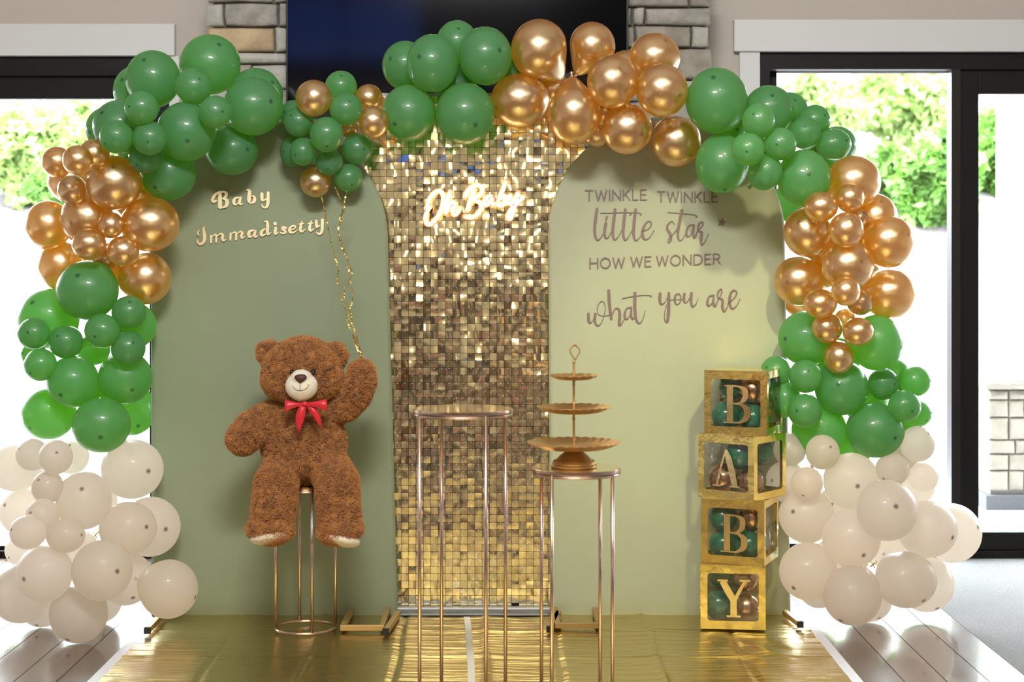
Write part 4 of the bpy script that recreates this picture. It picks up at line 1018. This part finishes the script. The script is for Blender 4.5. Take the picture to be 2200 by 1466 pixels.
cluster('WL', 'lower left cream cluster', [
 (119.7,982.7,36.5,37,W_,'greyest small one at the top, lower left',{'t':(.3,-.37)}), (59.6,1144,39,37,W_,'front one at the left edge, lower left',{'t':(-.7,-.25)}),
 (141,1151,41.5,37,W_,'nearest the gold clip, lower left',{'t':(.92,-.1)}), (69,977.5,34.5,34.5,W_,'top left one under the lime balloon',{'L':.6}),
 (91,1107,35.5,36,W_,'directly above the front left edge one',{'L':.5}), (102,1047,34,36,W_,'between the top row and the middle of the lower left cluster',{'L':.8}),
 (179.7,1076,59.5,63,W_,'upper middle, lower left cluster',{'L':.8}), (274.4,1135.5,62,57,W_,'right of the gold clip with its tip to the right',{'t':(.78,-.15),'L':1}),
 (95.7,1232.4,60.5,61,W_,'front left with its dark tip showing to the left',{'t':(-.48,.04),'L':.8}), (219,1226,65,65,W_,'front centre of the lower left cluster, biggest',{'t':(.68,-.1),'L':.9}),
 (169,1319,62.5,62.5,W_,'bottom one touching the wooden floor, lower left',{'L':1.3}), (362,1266,63,63,W_,'far right over the sage arch and its foot',{'t':(.95,.25),'L':1.5}),
 (284,1008.5,66.5,64,W_,'top right, overlapping the sage arch edge, tip at right',{'t':(.68,-.03),'L':1.2}), (323,1132,64,64,W_,'behind the one right of the clip, over the arch',{'t':(.67,-.03),'L':1.6}),
 (270,1243,58,58,W_,'behind the biggest front one, near the arch foot',{'L':1.5}), (154,982,37,37,W_,'pale behind the greyest small one',{'L':1.2}),
 (32,1004,58,52,W_,'glowing pale at the left frame edge, upper one',{'L':1.8}), (50,1098,52,52,W_,'glowing pale at the left frame edge, middle one',{'L':1.8}),
 (45,1275,64,64,W_,'cut off by the left frame edge near the floor',{'L':1.6}), (45,1182,34,34,W_,'small pale one beside the black door sill',{'L':1.6}),
 (215,1290,47,49,W_,'hidden behind the bottom one, right side',{'L':2}), (90,1300,48,48,W_,'hidden behind the bottom one, left side',{'L':2}),
 (212,1075,40,42,W_,'thin sliver between the two upper big ones',{'L':2}), (165,1185,48,48,W_,'deep in the centre gap behind the gold clip',{'L':2})])
cluster('MC', 'small bunch above the teddy bear', [
 (674,211,39,39.5,O_,'at the top of the bunch above the teddy bear',{'t':(-.1,-.2)}), (743,234.5,35.5,35,G,'in front of the two right gold ones of the bear bunch',{'L':.2}),
 (701.6,289,36,38.5,G,'front centre of the bear bunch',{'t':(.1,.7),'L':-.1}), (642,261.6,32.5,32.5,G,'left of the centre one in the bear bunch',{'L':.2}),
 (732.5,186.5,34.5,34.5,G,'topmost green one of the bear bunch',{'L':.6}), (801.5,262,34,35,O_,'rightmost, touching the big green balloon, bear bunch',{'L':.4}),
 (767.5,320,34,33.5,G,'lower right side of the bear bunch, over sequins',{'L':.3}), (707.6,349,30,27.5,G,'below the front centre one of the bear bunch',{'L':.2}),
 (749,382,30.5,30.5,G,'lowest green one of the bear bunch',{'L':.6}), (651,326,29,30.5,G,'at the lower left of the bear bunch',{'L':.5}),
 (678,391,33,33.5,O_,'hanging lowest of the bear bunch, ribbon below it',{'L':.8}), (792,211,30,30,O_,'upper right one of the bear bunch',{'L':1}),
 (632,247,31,32,G,'hidden at the upper left behind the gold one, bear bunch',{'L':1.2}), (630,326,28.5,34,G,'shadowed at the far left of the bear bunch',{'L':1.2}),
 (750,276,20,20,O_,'tiny sliver in the gap at the right of the bear bunch',{'L':1.6})])
cluster('TG', 'top green cluster', [
 (929,136,55.5,62.5,G,'tall front one before the television',{}), (1042.5,120.5,57.5,63,G,'beside the chrome gold ones, before the television',{'L':.1}),
 (878,242.5,57,61,G,'lower left of the top green cluster, over the sequins',{'L':.4}), (999,244.5,63.5,67,G,'lowest and biggest of the top green cluster',{'L':.3}),
 (870,141,49,53,G,'leftmost of the top green cluster, behind the tall one',{'L':1}), (982,92,45,48,G,'topmost of the top green cluster',{'L':1}),
 (979,185,46,46,G,'dark in the middle gap of the top green cluster',{'L':2}), (1100,150,38,42,G,'sliver between the top greens and the chrome gold ones',{'L':2})])
cluster('GT', 'top gold cluster', [
 (1159,107,61.5,66,O_,'top left one with its pinched neck at lower right',{'t':(-.6,-.68),'n':1,'L':.4}), (1272,101,50,54,O_,'pear-shaped one leaning right with its neck pointing down left',{'t':(.5,-.78),'n':1,'L':.5}),
 (1117,216,63,58,O_,'lit orange below by the sequins, left end of the top golds',{'t':(-.8,.3),'L':.5}), (1233.6,244,58,66,O_,'drop-shaped one with its neck pointing up, top centre',{'t':(.05,.93),'n':1,'L':.4}),
 (1316,176,55,58,O_,'middle one of the top golds, right of the pinched necks',{'L':.3}), (1422,194.4,56,58,O_,'rightmost front one touching the big green balloon',{'L':.2}),
 (1406.5,124,55,53,O_,'top right one against the stone column',{'L':.9}), (1347,277,54.5,55,O_,'bottom row left one, over the top of the pale arch',{'L':.7}),
 (1452,304,54,55,O_,'bottom row right one, over the pale arch',{'L':.8}), (1345,150,42,42,O_,'hidden between the middle and the top right one',{'L':2}),
 (1300,238,36,36,O_,'hidden behind the drop-shaped and the bottom row ones',{'L':2}), (1190,190,34,34,O_,'dark in the gap under the two pinched necks',{'L':2}), (1283,285,32,32,O_,'peeking out below the drop-shaped one, at the arch top',{'L':2})])
cluster('TR', 'top right green cluster', [
 (1539.5,216.5,66.5,71.5,G,'biggest, at the top left of the right side',{'t':(-.2,-.62),'L':.8}), (1630,260,35.5,38.5,G,'in front between the two biggest upper right ones',{}),
 (1606.6,321,36,36,G,'palest front one, upper right cluster',{'t':(-.2,.2),'L':-.1}), (1676,309.5,35.5,35.5,G,'at the centre of the upper right cluster',{'L':.1}),
 (1730,286.5,34.5,35,G,'dark one right of the centre, upper right',{'t':(-.2,-.3),'L':.1}), (1791,311,38,34,G,'rightmost dark one against the bright window',{'L':.4}),
 (1750.5,259,34,34,G,'lime tinted in the window light, top right edge',{'L':.7}), (1644,369,37,40.5,G,'hanging over the arch between the two lower big ones',{'t':(.6,-.6),'L':.3}),
 (1652,237,53.5,54,G,'second big one along the top, overlapping the door casing',{'t':(0,-.5),'L':1.2}), (1551,352,57.5,64,G,'covering the end of the word TWINKLE',{'t':(.05,.9),'L':1}),
 (1727,383,57.5,62,G,'above the small gold ones on the right side',{'t':(0,-.1),'L':1}), (1695,240,42,42,G,'bright lime sliver behind the second big one, by the window',{'L':2}),
 (1798,312,42,41,G,'lime rim behind the rightmost dark one',{'L':2}), (1600,297,48,48,G,'lime gap sliver between the biggest ones, upper right',{'L':2}),
 (1712,432,50,50,G,'bright lime behind the arch edge, above the golds',{'L':2.5,'B':1}), (1770,350,48,48,G,'bright lime between the dark one and the orange one',{'L':2})])
cluster('GR', 'right gold cluster', [
 (1763.5,444.6,36.5,32.5,O_,'top left one of the small right golds',{}), (1825.5,425.8,31,31,O_,'darkest brownish one, top of the small right golds',{}),
 (1818.4,494.5,37.5,38.5,O_,'front one at the centre of the right golds',{'L':-.1}), (1843,471,26,26,O_,'half hidden behind the front centre one, right',{'L':.6}),
 (1817,626,31,31.5,O_,'front one below the middle big one, right',{'L':-.1}), (1762.5,652.5,36,31.5,O_,'left one of the lower small golds',{}),
 (1848,650,28.5,27.5,O_,'right one behind the lower small golds',{'L':.5}), (1817,688,25,26,O_,'smallest one in the centre of four small golds',{'L':.6}),
 (1777,705,33,33,O_,'lower left of the four small golds over green',{'L':0}), (1843.8,712.7,33.5,30.5,O_,'lower right of the four small golds over green',{'L':0}),
 (1802.5,767.5,32.5,35.5,O_,'lowest one of the right golds, hanging alone over green',{'L':-.2}),
 (1736,499,52.5,54,O_,'upper left big one beside the arch edge',{'L':1}), (1821,571,56,56,O_,'middle big one of the right golds',{'L':.9}),
 (1716.7,604,54.5,53.5,O_,'overlapping the right edge of the pale arch',{'L':1}),
 (1834,392,58,57.5,O_,'topmost orange glowing one against the window',{'t':(.6,-.7),'L':1.5}), (1909,519.5,56.5,56,O_,'glowing orange, right edge, upper one of the pair',{'L':1.5}),
 (1909,631,60.5,54.5,O_,'glowing orange, right edge, lower one with a dark tip',{'t':(.95,0),'L':1.5}), (1880,470,48.5,54,O_,'glowing orange, mostly hidden behind two orange ones',{'L':2}),
 (1805,535,60,60,O_,'orange sliver deep behind the right golds, upper',{'L':2.2}), (1850,610,54,54,O_,'orange sliver deep behind the right golds, lower',{'L':2.2}),
 (1725,638,45,45,O_,'orange sliver behind the arch edge, right golds',{'L':2.5,'B':1}), (1765,575,48,48,O_,'orange sliver between the two left big golds',{'L':2.2})])
cluster('RM', 'middle right green cluster', [
 (1730.5,809,35.5,36,G,'second from the boxes in the middle right cluster',{'t':(0,-.4)}), (1898,825.3,34,34.5,G,'dark one right of the central big one, right side',{'L':.1}),
 (1943.3,872.5,35.5,34.5,G,'with a dark tip, front right edge of the cluster',{'t':(.25,.25)}), (1729.3,883,36.5,37,G,'lower one left of the central big one',{'L':.1}),
 (1667,800,33.5,35,G,'just behind the corner of the topmost letter box',{'L':.5,'Y':6.905}), (1966.5,818.7,34,33,G,'furthest right against the bright window',{'L':.6}),
 (1808,833,57.5,60,G,'central big one below the lone small gold',{'t':(-.3,-.2),'L':.8}), (1880.5,924,62.5,60,G,'lowest and biggest on the right, dark tip at right',{'t':(.5,.2),'L':.7}),
 (1735,727,63,59.5,G,'upper left big one, tip at its left edge',{'t':(-.85,0),'L':1.2}), (1882,736.5,57.5,60,G,'upper right big one below the orange balloons',{'t':(.8,.15),'L':1.2}),
 (1760,925,59,59,G,'low big one above the greyest small cream balloon',{'L':1.3}),
 (1920,810,40,40,G,'bright lime behind, at the right of the upper right one',{'L':2}), (1965,888,37.5,31,G,'lime one half hidden behind the dark-tipped one',{'L':1.6}),
 (1688,858,36,40,G,'seen behind the topmost letter box, by the arch',{'L':1.8,'Y':6.90}), (1858,862,48,48,G,'bright lime gap sliver right of the central big one',{'L':2.2}),
 (1925,925,45,45,G,'lime gap sliver behind the lowest right one',{'L':2.2}), (1832,965,40,42,G,'lime gap sliver between the two lowest right ones',{'L':2.2}), (1800,770,50,45,G,'gap sliver behind the lone small gold',{'L':2.2})])
cluster('WR', 'lower right cream cluster', [
 (1767.4,972.2,36.5,37.5,W_,'greyest small one at the top, lower right',{'t':(.3,-.4)}), (1733.7,1038.7,34.5,34.5,W_,'small front one beside the letter boxes, tip at bottom',{'t':(-.35,.68),'L':.1}),
 (1971,954.5,37.5,38.5,W_,'topmost at the right edge, under the lime balloon',{'t':(.5,-.65),'L':.3}), (1906,1097,65,65.5,W_,'greyest big front one of the lower right cluster',{'t':(.07,-.27),'L':.1}),
 (1917.5,1009,36.5,34.5,W_,'small one above the greyest big one, tip at left',{'t':(-.65,.5),'L':.5}), (1697,966,35,36,W_,'small one half behind the letter boxes',{'L':.6,'Y':6.905}),
 (1982,1024.5,34.5,32.5,W_,'small glowing one at the right, tip at lower right',{'t':(.75,.6),'L':.7}),
 (1829,1157,62.5,63,W_,'big one left of the greyest, dark tip below its centre',{'t':(.24,.43),'L':.7}), (1831,1280,63,64,W_,'bottom front one, touching the floor, lower right',{'t':(-.48,.75),'L':.7}),
 (1946,1246,66,60.5,W_,'big one right of the gold clip, lower right',{'L':.8}), (1829,1034,60,61,W_,'upper middle one with a dark tip in its centre',{'t':(.02,.05),'L':1.1}),
 (1737,1228,62.5,62.5,W_,'lower left big one beside the bottom letter boxes',{'t':(-.62,.45),'L':1.1}), (1733,1108,59.5,59.5,W_,'middle left big one behind the letter boxes edge',{'L':1.3,'Y':6.86}),
 (1992,1137,64.5,61,W_,'big one right of the greyest one',{'L':1.1}), (2044,1145.6,64,63.6,W_,'furthest right, glowing white over the black door frame',{'t':(.72,-.3),'L':1.7}),
 (1988,1255,61,60,W_,'pale one behind the lower right big one',{'L':1.7}), (1972,1046,37,36,W_,'pale sliver below the small right edge ones',{'L':1.6}),
 (1865,1290,51,46,W_,'hidden behind the bottom front one, right side',{'L':1.8}), (1758,1265,42,42,W_,'low pale one hidden behind the lower left big one',{'L':2}),
 (1913,1176,52,50,W_,'glowing sliver under the greyest big one',{'L':2}), (1690,1035,45,45,W_,'sliver behind the letter boxes, upper',{'L':2,'Y':6.93}),
 (1795,1200,46,46,W_,'sliver in the gap beside the gold clip, lower right',{'L':2}), (1935,985,36,36,W_,'pale sliver under the lowest green balloon',{'L':2}), (1800,1090,46,46,W_,'pale sliver behind the upper middle one',{'L':2.1})])
B = []
for ci, (key, place, rows) in enumerate(CL):
    cxm = sum(r[0] for r in rows)/len(rows); cym = sum(r[1] for r in rows)/len(rows)
    for ri, (x, y, rx, ry, col, where, o) in enumerate(rows):
        B.append(dict(x=x, y=y, rx=rx, ry=ry, col=col, where=where, o=o, L=o.get('L', 0), key=key, place=place, i=len(B), cx=cxm, cy=cym))
def over_panel(b):
    r = max(b['rx'], b['ry'])
    for (x0, x1, yt) in ((326, 852, 262), (1180, 1700, 254)):
        if x0-b['rx'] < b['x'] < x1+b['rx'] and b['y'] > yt-b['ry']: return True
    return False
SC = 6.62/F
order = sorted(B, key=lambda b: (-b['L'], -b['i']))
done = []; CLAMPED = []
for b in order:
    r = (b['rx']+b['ry'])/2*SC; b['r'] = r
    if b['o'].get('B'): b['Y'] = 7.14+r+.01; done.append(b); continue
    if 'Y' in b['o']: b['Y'] = b['o']['Y']; done.append(b); continue
    if over_panel(b): cap = 6.975-r
    elif b['key'] in ('TG', 'MC', 'GT'): cap = 7.06-r
    else: cap = 7.06-r
    if b['y'] > 1150 or b['key'] in ('WL', 'WR'): cap = min(cap, (CAMZ-.004)*F/(b['y']+b['ry']-563))
    # balloons right of the letter boxes stay clear of them
    Y = cap
    for c in done:
        if c['o'].get('B'): continue
        d = math.hypot((b['x']-c['x']), (b['y']-c['y']))*SC; s = (b['r']+c['r'])*.95
        if d < s:
            need = math.sqrt(s*s-d*d)*(.80 if c['L'] >= 1.9 else 1.0); Y = min(Y, c['Y']-need)
    b['Y'] = max(Y, 6.05); done.append(b)
    if Y < 6.25: print('FRONT', b['key'], b['where'], round(Y, 2))
def balloon_mesh(b):
    Y = b['Y']; rx, rz = b['rx']*Y/F, b['ry']*Y/F; ry = (rx+rz)/2
    if 't' in b['o']: u, v = b['o']['t']
    else:
        dx, dy = b['x']-b['cx'], b['y']-b['cy']; l = math.hypot(dx, dy) or 1; m = min(.8, .35+.25*l/100); h = R.uniform(-.5, .5)
        u, v = (dx*math.cos(h)-dy*math.sin(h))/l*m, (dx*math.sin(h)+dy*math.cos(h))/l*m
    dy_ = -math.sqrt(max(.02, 1-u*u-v*v))
    if b['L'] >= 1.9 and 't' not in b['o']: pass
    ax = Vector((u, dy_, -v)).normalized()
    Q = ax.to_track_quat('Z', 'Y').to_matrix()
    long_ = 'n' in b['o']; seg, ring = 36, 22; V = []; UV = []
    for j in range(ring+1):
        a = -pi/2+pi*j/ring; z = math.sin(a); q = math.cos(a)
        if z < 0:   # neck end narrows
            k = -z; q = q*(1-(.30 if long_ else .06)*k**2.0); z = -(k+(.34 if long_ else .10)*k**5)
        if j == ring: z = 1.012
        for i in range(seg):
            p = Q @ Vector((q*math.cos(2*pi*i/seg), q*math.sin(2*pi*i/seg), z)); V.append((p.x*rx, p.y*ry, p.z*rz))
    F_ = []
    for j in range(ring):
        for i in range(seg): F_.append((j*seg+i, j*seg+(i+1) % seg, (j+1)*seg+(i+1) % seg, (j+1)*seg+i))
    me = bpy.data.meshes.new('balloon'); me.from_pydata(V, [], F_)
    uvl = me.uv_layers.new(name='UVMap'); lv = np.empty(len(me.loops), dtype=np.int32); me.loops.foreach_get('vertex_index', lv)
    uvs = np.zeros((len(lv), 2), dtype=np.float32); uvs[:, 0] = (lv % seg)/seg; uvs[:, 1] = (lv//seg)/ring; uvl.data.foreach_set('uv', uvs.ravel())
    me.shade_smooth(); me.materials.append(M[b['col']])
    zn = -(1.34 if long_ else 1.10)
    kp = Q @ Vector((0, 0, zn)); return me, Vector((kp.x*rx, kp.y*ry, kp.z*rz)), Q
kn = {}
for c in ('green', 'white', 'gold', 'rose', 'teal'):
    k_ = MB(); k_.lathe([(.0035, .006), (.0045, 0), (.0065, -.003), (.0065, -.006), (.004, -.008), (.007, -.016), (.0085, -.020), (.0075, -.021)], 12)
    o = k_.build('knot', M[c], smooth=True); kn[c] = o.data; bpy.data.objects.remove(o)
CN = {'green': 'green', 'white': 'cream', 'gold': 'gold', 'rose': 'bronze', 'teal': 'dark green'}
GN = {'green': 'green balloons of the garland', 'white': 'cream balloons at the foot of the garland', 'gold': 'chrome gold balloons of the garland'}
seen = {}
def put_balloon(b, label, group):
    me, kp, Q = balloon_mesh(b); o = bpy.data.objects.new('balloon', me); COL.objects.link(o); o.location = P(b['x'], b['y'], b['Y'])
    tag(o, label, 'balloon', group)
    k = bpy.data.objects.new('knot', kn[b['col']]); COL.objects.link(k); k.parent = o; k.location = kp; k.rotation_euler = Q.to_euler()
    return o
for b in B:
    size = 'small' if b['rx'] < 43 else 'large'
    lb = '%s %s balloon %s' % (size, CN[b['col']], b['where'])
    assert lb not in seen, lb
    seen[lb] = 1
    n_ = len(lb.replace('-', ' ').split())
    if n_ > 16: print('LONG', n_, lb)
    grp = GN[b['col']] if b['key'] != 'MC' else '%s balloons of the small bunch above the bear' % CN[b['col']]
    put_balloon(b, lb, grp)
# balloons inside the letter boxes: local positions in each box
inside = [
 [(-.055,-.03,-.05,.062,'teal','lower left in the Y box'), (.055,-.04,-.055,.055,'rose','lower right in the Y box, shining'), (.05,.0,.055,.056,'rose','upper right in the Y box'), (-.05,.03,.06,.058,'teal','upper left in the Y box'), (.0,.06,-.0,.05,'teal','at the back of the Y box')],
 [(-.060,-.045,.045,.060,'teal','upper left in the lower B box'), (.060,-.035,.050,.056,'rose','upper right in the lower B box'), (-.06,-.04,-.065,.060,'teal','lower left in the lower B box'), (.045,-.05,-.06,.060,'teal','lower right in the lower B box'), (.06,.06,.03,.05,'white','pale one at the back of the lower B box'), (.06,.06,-.065,.05,'white','pale one low at the back of the lower B box')],
 [(-.055,-.060,-.055,.062,'rose','big shining one low at the left in the A box'), (.02,-.055,.045,.060,'teal','upper centre in the A box'), (-.03,.05,.06,.045,'rose','small one high at the back in the A box'), (.065,.03,.055,.055,'teal','beside the side window high in the A box'), (.065,-.045,-.06,.055,'rose','beside the side window low in the A box'), (.02,.065,-.07,.05,'teal','low at the back in the A box')],
 [(-.045,-.02,.055,.055,'teal','upper left in the topmost B box'), (.050,-.045,.050,.060,'rose','upper right in the topmost B box'), (-.060,-.045,-.060,.062,'teal','lower left in the topmost B box'), (.050,-.055,-.065,.060,'teal','lower right in the topmost B box'), (.065,.06,-.02,.055,'rose','beside the side window of the topmost B box')]]
for i, lst in enumerate(inside):
    Wm_ = BW[i]
    for (x, y, z, r, col, wh) in lst:
        p = Wm_ @ Vector((x, y, z)); Y = p.y; px = 1100+p.x*F/Y; py = 563-(p.z-CAMZ)*F/Y; rp = r*F/Y*.96
        b = dict(x=px, y=py, rx=rp, ry=rp*1.04, col=col, o={'t': (R.uniform(-.5, .5), R.uniform(-.5, .6))}, Y=Y, L=0, cx=px, cy=py, key='IN')
        put_balloon(b, 'small %s balloon %s' % (CN[col], wh), 'balloons inside the letter boxes')
# gold clips between the cream balloons
def clip(px, py, Y, label):
    c = P(px, py, Y); mb = MB(); mb.tube([c+Vector((-.010, .01, -.012)), c, c+Vector((.012, -.004, .012))], [.0022, .003, .0045], 8); mb.tube([c+Vector((.006, 0, -.014)), c, c+Vector((-.012, 0, .010))], .002, 8)
    tag(mb.build('balloon_tie', M['ribbon'], smooth=True, loc=tuple(c)), label, 'tie', 'gold ties between the cream balloons')
clip(205, 1150, 6.5, 'small gold tie in the gap of the lower left cream cluster'); clip(1876, 1213, 6.45, 'small gold tie in the gap of the lower right cream cluster')

# ------------------------------------------------------------ tables and chairs added unseen behind the camera to colour the reflections
YT = (-3.9, -2.6, -2.2)
for k, x in enumerate((-.9, 1.6, 3.9)):  # tables added for the sequins to mirror
    t = empty('added_table', (x, YT[k], 0), ['round table under a cream cloth, left of the room behind', 'round table under a cream cloth, middle of the room behind', 'round table under a cream cloth, right of the room behind'][k], 'table', 'tables behind the photographer')
    mcl = M['tape']
    MB().lathe([(.66, .16), (.72, .05), (.66, .45), (.62, .70), (.60, .75)], 28, Matrix.Translation((x, YT[k], 0)), mod=lambda r, a: r*(1+.03*math.sin(9*a))).build('tablecloth', mcl, t, smooth=True)
for k, (x, y) in enumerate(((-1.9, -1.2), (-4.2, -1.4), (1.5, -1.1), (2.8, -3.8), (4.5, -1.3), (-.9, -2.7))):  # chairs stand in for people whose clothes colour the sequin reflections
    t = empty('added_chair', (x, y, 0), ['dark blue chair behind the camera, left of the middle','red chair furthest left behind the camera','dark blue chair behind the camera, right of the middle','dark blue chair behind the right cream table','dark blue chair furthest right behind the camera','red chair between the left and middle tables'][k], 'chair', 'chairs behind the photographer')
    mch = M['red'] if k in (1, 5) else M['dark']; MB().box(x-.22, x+.22, y-.22, y+.22, .43, .47).build('seat', mch, t); MB().box(x-.22, x+.22, y-.24, y-.21, .5, .92).build('backrest', mch, t)
    for sx in (-.19, .19):
        for sy in (-.2, .2): MB().box(x+sx-.012, x+sx+.012, y+sy-.012, y+sy+.012, 0, .43 if sy > 0 else .92).build('leg', M['black'], t)
